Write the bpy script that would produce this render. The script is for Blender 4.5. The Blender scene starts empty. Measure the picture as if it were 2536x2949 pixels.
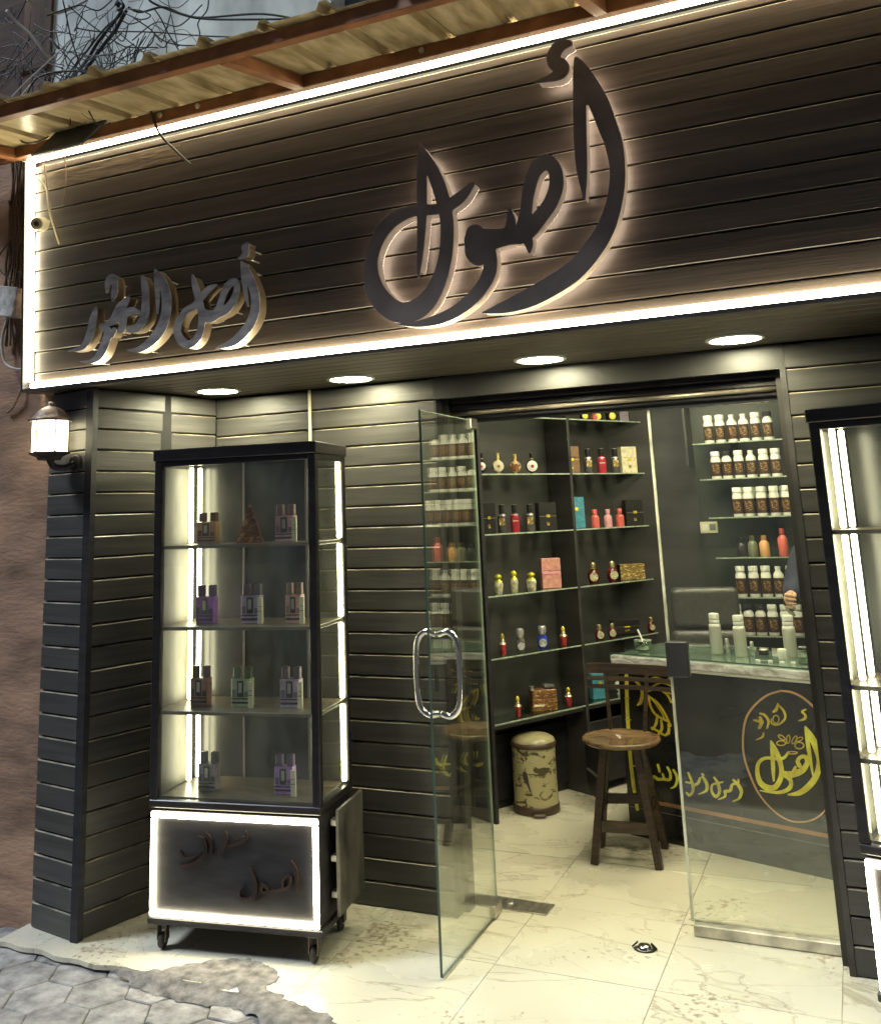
import bpy, bmesh, math, random
import numpy as np
from mathutils import Vector, Matrix, noise as mnoise
random.seed(7)
sc = bpy.context.scene
C = sc.collection
PI = math.pi

# ------------------------------------------------------------------ camera, sky, sun, exposure
CAM_Z = 1.67
yaw, pitch, roll = -4.21659278e-01, 2.04223580e-01, -3.72046526e-02
FOC, PX, PY, IW, IH = 2757.47, 1173.62, 906.84, 2536.0, 2949.0
cy_, sy_ = math.cos(yaw), math.sin(yaw)
fwd = Vector((sy_*math.cos(pitch), cy_*math.cos(pitch), math.sin(pitch)))
rgt = Vector((cy_, -sy_, 0)); upv = rgt.cross(fwd)
r2 = rgt*math.cos(roll)+upv*math.sin(roll); u2 = -rgt*math.sin(roll)+upv*math.cos(roll)
cam = bpy.data.cameras.new('camera'); camo = bpy.data.objects.new('camera', cam); C.objects.link(camo)
camo.matrix_world = Matrix(((r2.x, u2.x, -fwd.x, 0), (r2.y, u2.y, -fwd.y, 0), (r2.z, u2.z, -fwd.z, CAM_Z), (0, 0, 0, 1)))
cam.sensor_fit = 'VERTICAL'; cam.sensor_height = 24.0
cam.lens = 24.0*FOC/IH
cam.shift_x = (IW/2-PX)/IH; cam.shift_y = -(IH/2-PY)/IH
cam.clip_start = 0.05; cam.clip_end = 500
sc.camera = camo

w = bpy.data.worlds.new('World'); sc.world = w; w.use_nodes = True
bg = w.node_tree.nodes['Background']
bg.inputs[0].default_value = (0.36, 0.44, 0.62, 1); bg.inputs[1].default_value = 0.07
sun = bpy.data.lights.new('sun', 'SUN'); suno = bpy.data.objects.new('sun', sun); C.objects.link(suno)
sun.energy = 1.7; sun.angle = math.radians(14); sun.color = (0.80, 0.89, 1.0)
suno.rotation_euler = Vector((0.52, 0.37, -0.78)).to_track_quat('-Z', 'Y').to_euler()
sc.view_settings.view_transform = 'Standard'; sc.view_settings.look = 'None'
sc.view_settings.exposure = 0.9; sc.view_settings.gamma = 1.0
sc.render.engine = 'CYCLES'
sc.cycles.use_denoising = True
sc.cycles.max_bounces = 9; sc.cycles.transparent_max_bounces = 24
sc.cycles.glossy_bounces = 5; sc.cycles.diffuse_bounces = 4
sc.cycles.sample_clamp_indirect = 6.0
WARM = (1.0, 0.90, 0.55)

# ------------------------------------------------------------------ materials
def nodes(m): m.use_nodes = True; return m.node_tree.nodes, m.node_tree.links
MATS = {}
def mat(name, col, rough=0.5, metal=0.0, var=0.12, bump=0.0, scale=(6, 6, 6), detail=4, col2=None, perobj=0.0, spec=None,
        noise_rough=0.0, bscale=None, distort=0.0, contrast=(0.3, 0.7), coat=0):
    if name in MATS: return MATS[name]
    m = bpy.data.materials.new(name); n, l = nodes(m); b = n['Principled BSDF']
    b.inputs['Roughness'].default_value = rough; b.inputs['Metallic'].default_value = metal
    if spec is not None: b.inputs['Specular IOR Level'].default_value = spec
    if coat: b.inputs['Coat Weight'].default_value = coat
    tc = n.new('ShaderNodeTexCoord'); mp = n.new('ShaderNodeMapping'); mp.inputs['Scale'].default_value = scale
    geo = n.new('ShaderNodeNewGeometry'); l.new(geo.outputs['Position'], mp.inputs['Vector'])
    nz = n.new('ShaderNodeTexNoise'); nz.inputs['Scale'].default_value = 1.0; nz.inputs['Detail'].default_value = detail
    nz.inputs['Distortion'].default_value = distort
    l.new(mp.outputs[0], nz.inputs['Vector'])
    cr = n.new('ShaderNodeValToRGB'); l.new(nz.outputs['Fac'], cr.inputs['Fac'])
    c2 = col2 if col2 else tuple(min(1, c*(1+var*2.2)) for c in col); c1 = col if col2 else tuple(c*(1-var) for c in col)
    cr.color_ramp.elements[0].position, cr.color_ramp.elements[1].position = contrast
    cr.color_ramp.elements[0].color = (*c1, 1); cr.color_ramp.elements[1].color = (*c2, 1)
    out = cr.outputs['Color']
    if perobj:
        oi = n.new('ShaderNodeObjectInfo'); mr = n.new('ShaderNodeMapRange')
        mr.inputs['To Min'].default_value = 1-perobj; mr.inputs['To Max'].default_value = 1+perobj
        l.new(oi.outputs['Random'], mr.inputs['Value'])
        mx = n.new('ShaderNodeVectorMath'); mx.operation = 'SCALE'; l.new(out, mx.inputs[0]); l.new(mr.outputs[0], mx.inputs['Scale'])
        out = mx.outputs[0]
    l.new(out, b.inputs['Base Color'])
    if noise_rough:
        mr2 = n.new('ShaderNodeMapRange'); mr2.inputs['To Min'].default_value = rough-noise_rough; mr2.inputs['To Max'].default_value = rough+noise_rough
        l.new(nz.outputs['Fac'], mr2.inputs['Value']); l.new(mr2.outputs[0], b.inputs['Roughness'])
    if bump:
        bp = n.new('ShaderNodeBump'); bp.inputs['Strength'].default_value = bump; bp.inputs['Distance'].default_value = 0.01
        if bscale:
            mp2 = n.new('ShaderNodeMapping'); mp2.inputs['Scale'].default_value = bscale; l.new(geo.outputs['Position'], mp2.inputs['Vector'])
            nz2 = n.new('ShaderNodeTexNoise'); nz2.inputs['Scale'].default_value = 1; nz2.inputs['Detail'].default_value = 5
            l.new(mp2.outputs[0], nz2.inputs['Vector']); l.new(nz2.outputs['Fac'], bp.inputs['Height'])
        else: l.new(nz.outputs['Fac'], bp.inputs['Height'])
        l.new(bp.outputs[0], b.inputs['Normal'])
    MATS[name] = m; return m
def emis(name, col, strength):
    if name in MATS: return MATS[name]
    m = bpy.data.materials.new(name); n, l = nodes(m); b = n['Principled BSDF']
    b.inputs['Base Color'].default_value = (*[c*0.8 for c in col], 1); b.inputs['Emission Color'].default_value = (*col, 1)
    b.inputs['Emission Strength'].default_value = strength; MATS[name] = m; return m
def glass(name, tint=(0.93, 0.97, 0.94), ior=1.5, rough=0.0, dirt=0.0, boost=1.0):
    if name in MATS: return MATS[name]
    m = bpy.data.materials.new(name); n, l = nodes(m); n.clear()
    o = n.new('ShaderNodeOutputMaterial'); t = n.new('ShaderNodeBsdfTransparent'); t.inputs[0].default_value = (*tint, 1)
    g = n.new('ShaderNodeBsdfGlossy'); g.inputs['Roughness'].default_value = rough; g.inputs[0].default_value = (0.95, 0.98, 0.95, 1)
    f = n.new('ShaderNodeFresnel'); bf = n.new('ShaderNodeNewGeometry'); im = n.new('ShaderNodeMapRange')   # same index seen from inside the thin pane
    im.inputs['To Min'].default_value = ior; im.inputs['To Max'].default_value = 1/ior; l.new(bf.outputs['Backfacing'], im.inputs[0]); l.new(im.outputs[0], f.inputs[0])
    mul = n.new('ShaderNodeMath'); mul.operation = 'MULTIPLY'; mul.inputs[1].default_value = boost; mul.use_clamp = True
    l.new(f.outputs[0], mul.inputs[0])
    mx = n.new('ShaderNodeMixShader'); l.new(mul.outputs[0], mx.inputs[0]); l.new(t.outputs[0], mx.inputs[1]); l.new(g.outputs[0], mx.inputs[2])
    last = mx.outputs[0]
    if dirt:
        d = n.new('ShaderNodeBsdfDiffuse'); d.inputs[0].default_value = (0.6, 0.62, 0.55, 1)
        geo = n.new('ShaderNodeNewGeometry'); mp = n.new('ShaderNodeMapping'); mp.inputs['Scale'].default_value = (5, 5, 2.5)
        nz = n.new('ShaderNodeTexNoise'); nz.inputs['Scale'].default_value = 1.4; nz.inputs['Detail'].default_value = 9; nz.inputs['Roughness'].default_value = 0.65
        l.new(geo.outputs['Position'], mp.inputs[0]); l.new(mp.outputs[0], nz.inputs[0])
        mr = n.new('ShaderNodeMapRange'); mr.inputs['From Min'].default_value = 0.35; mr.inputs['From Max'].default_value = 0.8
        mr.inputs['To Min'].default_value = 0.0; mr.inputs['To Max'].default_value = dirt; l.new(nz.outputs['Fac'], mr.inputs[0])
        m2 = n.new('ShaderNodeMixShader'); l.new(mr.outputs[0], m2.inputs[0]); l.new(last, m2.inputs[1]); l.new(d.outputs[0], m2.inputs[2]); last = m2.outputs[0]
    l.new(last, o.inputs[0]); MATS[name] = m; return m

M_PLANK = mat('dark stained plank', (0.052, 0.050, 0.046), 0.42, var=0.16, bump=0.10, scale=(2, 2, 34), bscale=(3, 3, 120), perobj=0.13, noise_rough=0.10)
M_SPLANK = mat('brown black sign plank', (0.064, 0.050, 0.041), 0.40, var=0.22, bump=0.10, scale=(1.6, 1.6, 26), bscale=(3, 3, 110), perobj=0.13, noise_rough=0.10)
M_KNOTTY = mat('worn brown plank', (0.085, 0.060, 0.038), 0.42, var=0.4, bump=0.3, scale=(5, 5, 40), distort=1.5, noise_rough=0.1)
M_BACK = mat('black batten', (0.006, 0.006, 0.006), 0.8)
M_BLACK = mat('black lacquered wood', (0.014, 0.012, 0.013), 0.32, var=0.3, bump=0.12, scale=(8, 8, 40), noise_rough=0.08)
M_BLACKM = mat('matt black board', (0.016, 0.015, 0.018), 0.55, var=0.3, bump=0.15, scale=(9, 9, 30))
M_SOFFIT = mat('soffit plank', (0.080, 0.066, 0.045), 0.45, var=0.3, bump=0.2, scale=(3, 50, 3), perobj=0.15)
M_DARKWALL = mat('charcoal laminate', (0.037, 0.036, 0.034), 0.42, var=0.25, bump=0.05, scale=(2, 2, 9), noise_rough=0.1)
M_BROWN = mat('brown painted plaster', (0.28, 0.17, 0.11), 0.8, var=0.4, bump=0.45, scale=(2.5, 2.5, 7), bscale=(20, 20, 60), detail=9)
M_CONC = mat('weathered grey render', (0.48, 0.53, 0.53), 0.85, var=0.35, bump=0.6, scale=(4, 4, 2.2), detail=9, contrast=(0.25, 0.75))
M_DKBRICK = mat('sooty brown wall', (0.06, 0.035, 0.026), 0.85, var=0.5, bump=0.5, scale=(3, 3, 10), detail=8)
M_STEEL = mat('red oxide steel', (0.24, 0.095, 0.036), 0.5, var=0.3, bump=0.15, scale=(9, 9, 9), detail=6)
M_LED = emis('led strip warm white', (1.0, 0.91, 0.62), 20.0)
M_TUBE = emis('cabinet led tube and reflection', (1.0, 0.92, 0.62), 11.0)
M_LAMP = emis('downlight diffuser', (1.0, 0.94, 0.62), 74.0)
M_CLAMP = emis('shop ceiling diffuser', (1.0, 0.93, 0.62), 24.0)
M_LANT = emis('lantern opal glass', (1.0, 0.90, 0.58), 5.0)
M_GLASS = glass('clear door glass', (0.955, 0.97, 0.95), dirt=0.03, boost=1.7)
M_CGLASS = glass('dusty cabinet glass', (0.93, 0.95, 0.92), dirt=0.10)
M_SGLASS = glass('green shelf glass', (0.90, 0.955, 0.92))
M_EDGE = mat('glass edge', (0.30, 0.36, 0.27), 0.3, var=0.25, scale=(30, 30, 4))
M_EDGED = mat('green glass edge', (0.06, 0.10, 0.075), 0.25)
M_CHROME = mat('chrome', (0.80, 0.78, 0.76), 0.12, metal=1.0, var=0.05)
M_ALU = mat('brushed aluminium', (0.55, 0.54, 0.47), 0.38, metal=0.85, var=0.1)
M_PLATE = mat('scratched steel plate', (0.46, 0.43, 0.37), 0.35, metal=0.9, var=0.25, scale=(40, 12, 12), detail=8)
M_WHITE = mat('white plastic', (0.78, 0.77, 0.70), 0.35, var=0.04)
M_CREAM = mat('cream card', (0.72, 0.66, 0.47), 0.5, var=0.08)
M_CABLE = mat('black cable', (0.012, 0.012, 0.014), 0.5)
M_GREYC = mat('pale cable', (0.45, 0.42, 0.37), 0.5)
M_BROWNC = mat('dusty brown cable', (0.17, 0.115, 0.07), 0.7)
M_RUBBER = mat('caster rubber', (0.03, 0.026, 0.022), 0.6)
M_SHELFW = mat('shelf board', (0.13, 0.105, 0.07), 0.35, var=0.2, bump=0.1, scale=(10, 30, 10))
M_LIP = mat('highlit plank edge', (0.15, 0.13, 0.095), 0.4, var=0.8, scale=(9, 9, 9))  # light caught on the upper plank edges, put into a paler colour
M_GOLD = mat('gold print', (0.62, 0.47, 0.045), 0.35, metal=0.25, var=0.3, scale=(14, 14, 14))
M_COPPER = mat('copper print', (0.42, 0.22, 0.10), 0.4, metal=0.4, var=0.2)
M_GREYLINE = mat('grey print line', (0.22, 0.20, 0.19), 0.4)
M_BRONZE = mat('dull bronze strip', (0.060, 0.038, 0.028), 0.3, metal=0.5, var=0.3)
M_SIGNFACE = mat('charcoal composite sheet', (0.20, 0.168, 0.15), 0.45, var=0.25, scale=(5, 5, 5), bump=0.05)
M_HALO = emis('led backing of the letters', (1.0, 0.82, 0.64), 4.2)
M_ACRYL = mat('warm acrylic return', (0.22, 0.175, 0.14), 0.3, var=0.5, scale=(7, 7, 10))
M_ACRYL.node_tree.nodes['Principled BSDF'].inputs['Emission Color'].default_value = (1.0, 0.78, 0.58, 1); M_ACRYL.node_tree.nodes['Principled BSDF'].inputs['Emission Strength'].default_value = 0.09
M_MIRROR = mat('smoked mirror face', (0.60, 0.55, 0.50), 0.12, metal=0.45, var=0.3, scale=(9, 9, 22), distort=0.5)
M_SMBODY = mat('brass side of letters', (0.15, 0.11, 0.07), 0.4, metal=0.4, var=0.2)
M_STOOL = mat('dark walnut legs', (0.042, 0.026, 0.016), 0.36, var=0.4, bump=0.25, scale=(12, 12, 60), perobj=0.1)
M_SEAT = mat('varnished seat wood', (0.125, 0.078, 0.040), 0.22, var=0.5, bump=0.25, scale=(8, 55, 8), detail=6, distort=0.6)
M_LEATHER = mat('dark grey leather', (0.055, 0.052, 0.046), 0.38, var=0.15, bump=0.15, scale=(40, 40, 40))
M_NAVY = mat('navy fabric', (0.014, 0.017, 0.038), 0.85, var=0.2, bump=0.25, scale=(50, 50, 50))
M_TROUSER = mat('dark trousers', (0.02, 0.02, 0.024), 0.9)
M_SKIN = mat('skin', (0.52, 0.30, 0.19), 0.5, var=0.12, scale=(30, 30, 30))
M_HAIR = mat('dark hair', (0.012, 0.009, 0.007), 0.6)

def marble():
    m = bpy.data.materials.new('cream marble tile'); n, l = nodes(m); b = n['Principled BSDF']
    geo = n.new('ShaderNodeNewGeometry'); oi = n.new('ShaderNodeObjectInfo')
    off = n.new('ShaderNodeVectorMath'); off.operation = 'SCALE'; off.inputs[0].default_value = (17, 9, 3)
    l.new(oi.outputs['Random'], off.inputs['Scale'])
    add = n.new('ShaderNodeVectorMath'); add.operation = 'ADD'; l.new(geo.outputs['Position'], add.inputs[0]); l.new(off.outputs[0], add.inputs[1])
    def vein(rot, sc_, lo, hi, seed):
        mp = n.new('ShaderNodeMapping'); mp.inputs['Rotation'].default_value = (0, 0, rot); mp.inputs['Scale'].default_value = sc_; mp.inputs['Location'].default_value = (seed, seed*2, 0)
        l.new(add.outputs[0], mp.inputs[0])
        nz = n.new('ShaderNodeTexNoise'); nz.inputs['Scale'].default_value = 1; nz.inputs['Detail'].default_value = 7; nz.inputs['Roughness'].default_value = 0.55; nz.inputs['Distortion'].default_value = 0.9
        l.new(mp.outputs[0], nz.inputs[0])
        s = n.new('ShaderNodeMath'); s.operation = 'SUBTRACT'; s.inputs[1].default_value = 0.5; l.new(nz.outputs['Fac'], s.inputs[0])
        a = n.new('ShaderNodeMath'); a.operation = 'ABSOLUTE'; l.new(s.outputs[0], a.inputs[0])
        mr = n.new('ShaderNodeMapRange'); mr.inputs['From Min'].default_value = lo; mr.inputs['From Max'].default_value = hi; mr.inputs['To Min'].default_value = 1; mr.inputs['To Max'].default_value = 0
        l.new(a.outputs[0], mr.inputs[0]); return mr.outputs[0]
    v1 = vein(0.55, (0.5, 1.5, 1), 0.0, 0.006, 1.3); v2 = vein(-0.7, (0.9, 1.3, 1), 0.0, 0.004, 7.7)
    cl = n.new('ShaderNodeTexNoise'); cl.inputs['Scale'].default_value = 2.3; cl.inputs['Detail'].default_value = 6; l.new(add.outputs[0], cl.inputs[0])
    cr = n.new('ShaderNodeValToRGB'); l.new(cl.outputs['Fac'], cr.inputs[0])
    cr.color_ramp.elements[0].position = 0.3; cr.color_ramp.elements[1].position = 0.72
    cr.color_ramp.elements[0].color = (0.64, 0.60, 0.47, 1); cr.color_ramp.elements[1].color = (0.68, 0.645, 0.52, 1)
    # scattered dirt specks
    dn = n.new('ShaderNodeTexNoise'); dn.inputs['Scale'].default_value = 38; dn.inputs['Detail'].default_value = 3; l.new(geo.outputs['Position'], dn.inputs[0])
    dm = n.new('ShaderNodeTexNoise'); dm.inputs['Scale'].default_value = 2.2; l.new(geo.outputs['Position'], dm.inputs[0])
    dmul = n.new('ShaderNodeMath'); dmul.operation = 'MULTIPLY'; l.new(dn.outputs['Fac'], dmul.inputs[0]); l.new(dm.outputs['Fac'], dmul.inputs[1])
    dr = n.new('ShaderNodeMapRange'); dr.inputs['From Min'].default_value = 0.352; dr.inputs['From Max'].default_value = 0.42; dr.inputs['To Max'].default_value = 0.75; l.new(dmul.outputs[0], dr.inputs[0])
    def mixc(f, a, col, amt):
        mx = n.new('ShaderNodeMix'); mx.data_type = 'RGBA'
        mm = n.new('ShaderNodeMath'); mm.operation = 'MULTIPLY'; mm.inputs[1].default_value = amt; l.new(f, mm.inputs[0]); l.new(mm.outputs[0], mx.inputs[0])
        l.new(a, mx.inputs[6]); mx.inputs[7].default_value = (*col, 1); return mx.outputs[2]
    c = mixc(v1, cr.outputs[0], (0.26, 0.20, 0.11), 0.55); c = mixc(v2, c, (0.34, 0.29, 0.19), 0.4); c = mixc(dr.outputs[0], c, (0.25, 0.17, 0.09), 0.9)
    l.new(c, b.inputs['Base Color']); b.inputs['Roughness'].default_value = 0.22
    rr = n.new('ShaderNodeMapRange'); rr.inputs['To Min'].default_value = 0.12; rr.inputs['To Max'].default_value = 0.42; l.new(cl.outputs['Fac'], rr.inputs[0]); l.new(rr.outputs[0], b.inputs['Roughness'])
    return m
M_MARBLE = marble()
M_GROUT = mat('tile grout', (0.30, 0.27, 0.19), 0.8)
M_PAVER = mat('grey concrete paver', (0.26, 0.25, 0.24), 0.8, var=0.35, bump=0.6, scale=(16, 16, 16), bscale=(60, 60, 60), detail=8, perobj=0.14)
M_SAND = mat('dark joint sand', (0.085, 0.072, 0.055), 0.95, var=0.4, bump=0.6, scale=(30, 30, 30))
M_MORTAR = mat('spilled grey mortar', (0.15, 0.14, 0.13), 0.85, var=0.45, bump=0.7, scale=(22, 22, 22), detail=10, bscale=(45, 45, 45))
def sheet_mat():
    m = bpy.data.materials.new('yellowed corrugated sheet'); n, l = nodes(m); n.clear()
    o = n.new('ShaderNodeOutputMaterial'); d = n.new('ShaderNodeBsdfDiffuse'); t = n.new('ShaderNodeBsdfTranslucent'); g = n.new('ShaderNodeBsdfGlossy')
    geo = n.new('ShaderNodeNewGeometry'); mp = n.new('ShaderNodeMapping'); mp.inputs['Scale'].default_value = (14, 2.4, 14); l.new(geo.outputs['Position'], mp.inputs[0])
    nz = n.new('ShaderNodeTexNoise'); nz.inputs['Scale'].default_value = 1.5; nz.inputs['Detail'].default_value = 8; l.new(mp.outputs[0], nz.inputs[0])
    cr = n.new('ShaderNodeValToRGB'); l.new(nz.outputs['Fac'], cr.inputs[0]); cr.color_ramp.elements[0].position = 0.3; cr.color_ramp.elements[1].position = 0.7
    cr.color_ramp.elements[0].color = (0.36, 0.27, 0.14, 1); cr.color_ramp.elements[1].color = (0.74, 0.62, 0.38, 1)
    l.new(cr.outputs[0], d.inputs[0]); l.new(cr.outputs[0], t.inputs[0]); g.inputs['Roughness'].default_value = 0.25
    m1 = n.new('ShaderNodeMixShader'); m1.inputs[0].default_value = 0.25; l.new(d.outputs[0], m1.inputs[1]); l.new(t.outputs[0], m1.inputs[2])
    m2 = n.new('ShaderNodeMixShader'); m2.inputs[0].default_value = 0.06; l.new(m1.outputs[0], m2.inputs[1]); l.new(g.outputs[0], m2.inputs[2])
    l.new(m2.outputs[0], o.inputs[0]); return m
M_SHEET = sheet_mat()
def label_mat(name, base, ink, sc_=260):
    m = bpy.data.materials.new(name); n, l = nodes(m); b = n['Principled BSDF']; b.inputs['Roughness'].default_value = 0.35
    tc = n.new('ShaderNodeTexCoord'); mp = n.new('ShaderNodeMapping'); mp.inputs['Scale'].default_value = (sc_*0.5, sc_*0.5, sc_); l.new(tc.outputs['Object'], mp.inputs[0])
    nz = n.new('ShaderNodeTexNoise'); nz.inputs['Scale'].default_value = 0.35; nz.inputs['Detail'].default_value = 2; nz.inputs['Distortion'].default_value = 1.2; l.new(mp.outputs[0], nz.inputs[0])
    cr = n.new('ShaderNodeValToRGB'); cr.color_ramp.elements[0].position = 0.53; cr.color_ramp.elements[1].position = 0.60
    cr.color_ramp.elements[0].color = (*base, 1); cr.color_ramp.elements[1].color = (*ink, 1); l.new(nz.outputs['Fac'], cr.inputs[0])
    l.new(cr.outputs[0], b.inputs['Base Color']); MATS[name] = m; return m
M_LABEL = mat('dark brown label', (0.045, 0.024, 0.016), 0.35, var=0.3, scale=(60, 60, 60))
M_EMBLEM = label_mat('gold emblem print', (0.07, 0.036, 0.018), (0.46, 0.27, 0.10), 330)
M_WOVEN = label_mat('gold woven relief', (0.20, 0.13, 0.04), (0.70, 0.54, 0.22), 300)
M_BASKET = label_mat('brown gold woven relief', (0.16, 0.07, 0.025), (0.55, 0.33, 0.12), 300)
M_BINART = label_mat('cream tin with dark leaf print', (0.52, 0.47, 0.26), (0.10, 0.075, 0.04), 70)

# ------------------------------------------------------------------ mesh helpers
class MB:
    def __init__(s): s.v = []; s.f = []; s.sm = []
    def add(s, vs, fs, smooth=False):
        o = len(s.v); s.v += [tuple(v) for v in vs]; s.f += [tuple(i+o for i in f) for f in fs]; s.sm += [smooth]*len(fs); return s
    def box(s, x0, x1, y0, y1, z0, z1):
        vs = [(x0, y0, z0), (x1, y0, z0), (x1, y1, z0), (x0, y1, z0), (x0, y0, z1), (x1, y0, z1), (x1, y1, z1), (x0, y1, z1)]
        return s.add(vs, [(0, 3, 2, 1), (4, 5, 6, 7), (0, 1, 5, 4), (1, 2, 6, 5), (2, 3, 7, 6), (3, 0, 4, 7)])
    def bbox(s, x0, x1, y0, y1, z0, z1, b=0.004):   # box with chamfered edges
        bm = bmesh.new(); vs = [bm.verts.new(p) for p in [(x0, y0, z0), (x1, y0, z0), (x1, y1, z0), (x0, y1, z0), (x0, y0, z1), (x1, y0, z1), (x1, y1, z1), (x0, y1, z1)]]
        for f in [(0, 3, 2, 1), (4, 5, 6, 7), (0, 1, 5, 4), (1, 2, 6, 5), (2, 3, 7, 6), (3, 0, 4, 7)]: bm.faces.new([vs[i] for i in f])
        b = min(b, 0.45*min(x1-x0, y1-y0, z1-z0)); bmesh.ops.bevel(bm, geom=bm.edges[:], offset=b, segments=1, affect='EDGES')
        bm.verts.index_update(); s.add([v.co for v in bm.verts], [[v.index for v in f.verts] for f in bm.faces]); bm.free(); return s
    def lathe(s, prof, n=16, c=(0, 0, 0), ang0=0.0, smooth=True, sx=1, sy=1):
        vs = []; fs = []
        for r, z in prof:
            for i in range(n):
                a = ang0+2*PI*i/n; vs.append((c[0]+r*math.cos(a)*sx, c[1]+r*math.sin(a)*sy, c[2]+z))
        k = len(prof)
        for j in range(k-1):
            for i in range(n): fs.append((j*n+i, j*n+(i+1) % n, (j+1)*n+(i+1) % n, (j+1)*n+i))
        s.add(vs, fs, smooth)
        s.add([vs[i] for i in range(n)], [tuple(reversed(range(n)))]); s.add([vs[(k-1)*n+i] for i in range(n)], [tuple(range(n))]); return s
    def tube(s, pts, r, n=8, closed=False, smooth=True):
        pts = [Vector(p) for p in pts]; m = len(pts); rr = r if isinstance(r, (list, tuple)) else [r]*m
        vs = []; fs = []; prev = None
        for i, p in enumerate(pts):
            if closed: t = pts[(i+1) % m]-pts[i-1]
            else: t = pts[min(i+1, m-1)]-pts[max(i-1, 0)]
            t = t.normalized() if t.length > 1e-9 else Vector((0, 0, 1))
            if prev is None: prev = t.orthogonal().normalized()
            u = (prev-t*prev.dot(t)); u = u.normalized() if u.length > 1e-6 else t.orthogonal().normalized(); prev = u; q = t.cross(u)
            for k in range(n): a = 2*PI*k/n; vs.append(p+(u*math.cos(a)+q*math.sin(a))*rr[i])
        for i in range(m if closed else m-1):
            j = (i+1) % m
            for k in range(n): fs.append((i*n+k, i*n+(k+1) % n, j*n+(k+1) % n, j*n+k))
        if not closed: fs += [tuple(reversed(range(n))), tuple((m-1)*n+k for k in range(n))]
        return s.add(vs, fs, smooth)
    def prism(s, poly, z0, z1):
        n = len(poly); vs = [(x, y, z0) for x, y in poly]+[(x, y, z1) for x, y in poly]
        return s.add(vs, [tuple(reversed(range(n))), tuple(range(n, 2*n))]+[(i, (i+1) % n, n+(i+1) % n, n+i) for i in range(n)])
    def quadbar(s, A, B, wx, wy, up=Vector((0, 0, 1)), w2=None):   # bar A->B, rectangular section
        A = Vector(A); B = Vector(B); t = (B-A).normalized(); u = up-t*up.dot(t)
        u = u.normalized() if u.length > 1e-5 else t.orthogonal().normalized(); q = t.cross(u); k = w2 or 1
        vs = [A+q*wx*a+u*wy*b for a, b in ((-.5, -.5), (.5, -.5), (.5, .5), (-.5, .5))]+[B+q*wx*k*a+u*wy*k*b for a, b in ((-.5, -.5), (.5, -.5), (.5, .5), (-.5, .5))]
        return s.add(vs, [(3, 2, 1, 0), (4, 5, 6, 7), (0, 1, 5, 4), (1, 2, 6, 5), (2, 3, 7, 6), (3, 0, 4, 7)])
    def build(s, name, m, parent=None, label=None):
        me = bpy.data.meshes.new(name); me.from_pydata(s.v, [], s.f); me.materials.append(m)
        me.polygons.foreach_set('use_smooth', s.sm); me.update()
        bm = bmesh.new(); bm.from_mesh(me); bmesh.ops.recalc_face_normals(bm, faces=bm.faces[:]); bm.to_mesh(me); bm.free()
        o = bpy.data.objects.new(name, me); C.objects.link(o)
        if parent is not None: o.parent = parent
        if label: o['label'] = label
        return o
def spline(pts, k=6):
    pts = [Vector(p) for p in pts]; out = []
    for i in range(len(pts)-1):
        p0 = pts[max(i-1, 0)]; p1 = pts[i]; p2 = pts[i+1]; p3 = pts[min(i+2, len(pts)-1)]
        for j in range(k):
            t = j/k; out.append(0.5*((2*p1)+(p2-p0)*t+(2*p0-5*p1+4*p2-p3)*t*t+(3*p1-p0-3*p2+p3)*t*t*t))
    out.append(pts[-1]); return out
def tag(o, label=None, cat=None, group=None, kind=None):
    if label: o['label'] = label
    if cat: o['category'] = cat
    if group: o['group'] = group
    if kind: o['kind'] = kind
    return o
def thing(name, label, cat, loc=(0, 0, 0), rz=0, group=None):
    o = bpy.data.objects.new(name, None); C.objects.link(o); o.empty_display_size = 0.1
    o.location = loc; o.rotation_euler = (0, 0, rz); return tag(o, label, cat, group)
def struct(name):
    o = bpy.data.objects.new(name, None); C.objects.link(o); o['kind'] = 'structure'; return o
def copy_tree(o, parent=None):
    c = o.copy(); C.objects.link(c)
    if parent is not None: c.parent = parent
    for ch in list(o.children): copy_tree(ch, c)
    return c

def plank(A, B, z0, z1, parent, m, t=0.018, gap=0.007, ch=0.0042, name='plank', jit=0.0015):
    """a board with chamfered long edges, its face on the line A-B, its thickness behind it (to the left of A->B)"""
    A = Vector((*A, 0)); B = Vector((*B, 0)); d = (B-A).normalized(); nrm = Vector((-d.y, d.x, 0))
    j = random.uniform(-jit, jit); a, b = z0+gap/2, z1-gap/2
    prof = [(0+j, a+ch*0.6), (0+j, b-ch), (ch, b), (t, b), (t, a), (ch*0.6, a)]
    vs = []
    for P in (A, B):
        for (q, z) in prof: vs.append(P+nrm*q+Vector((0, 0, z)))
    k = len(prof)
    mb = MB().add(vs, [tuple(range(k)), tuple(range(2*k-1, k-1, -1))]+[(i, (i+1) % k, k+(i+1) % k, k+i) for i in range(k)])
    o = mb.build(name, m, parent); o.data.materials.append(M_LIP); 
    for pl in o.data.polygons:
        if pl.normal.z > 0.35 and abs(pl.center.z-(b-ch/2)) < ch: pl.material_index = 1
    return o

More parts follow.
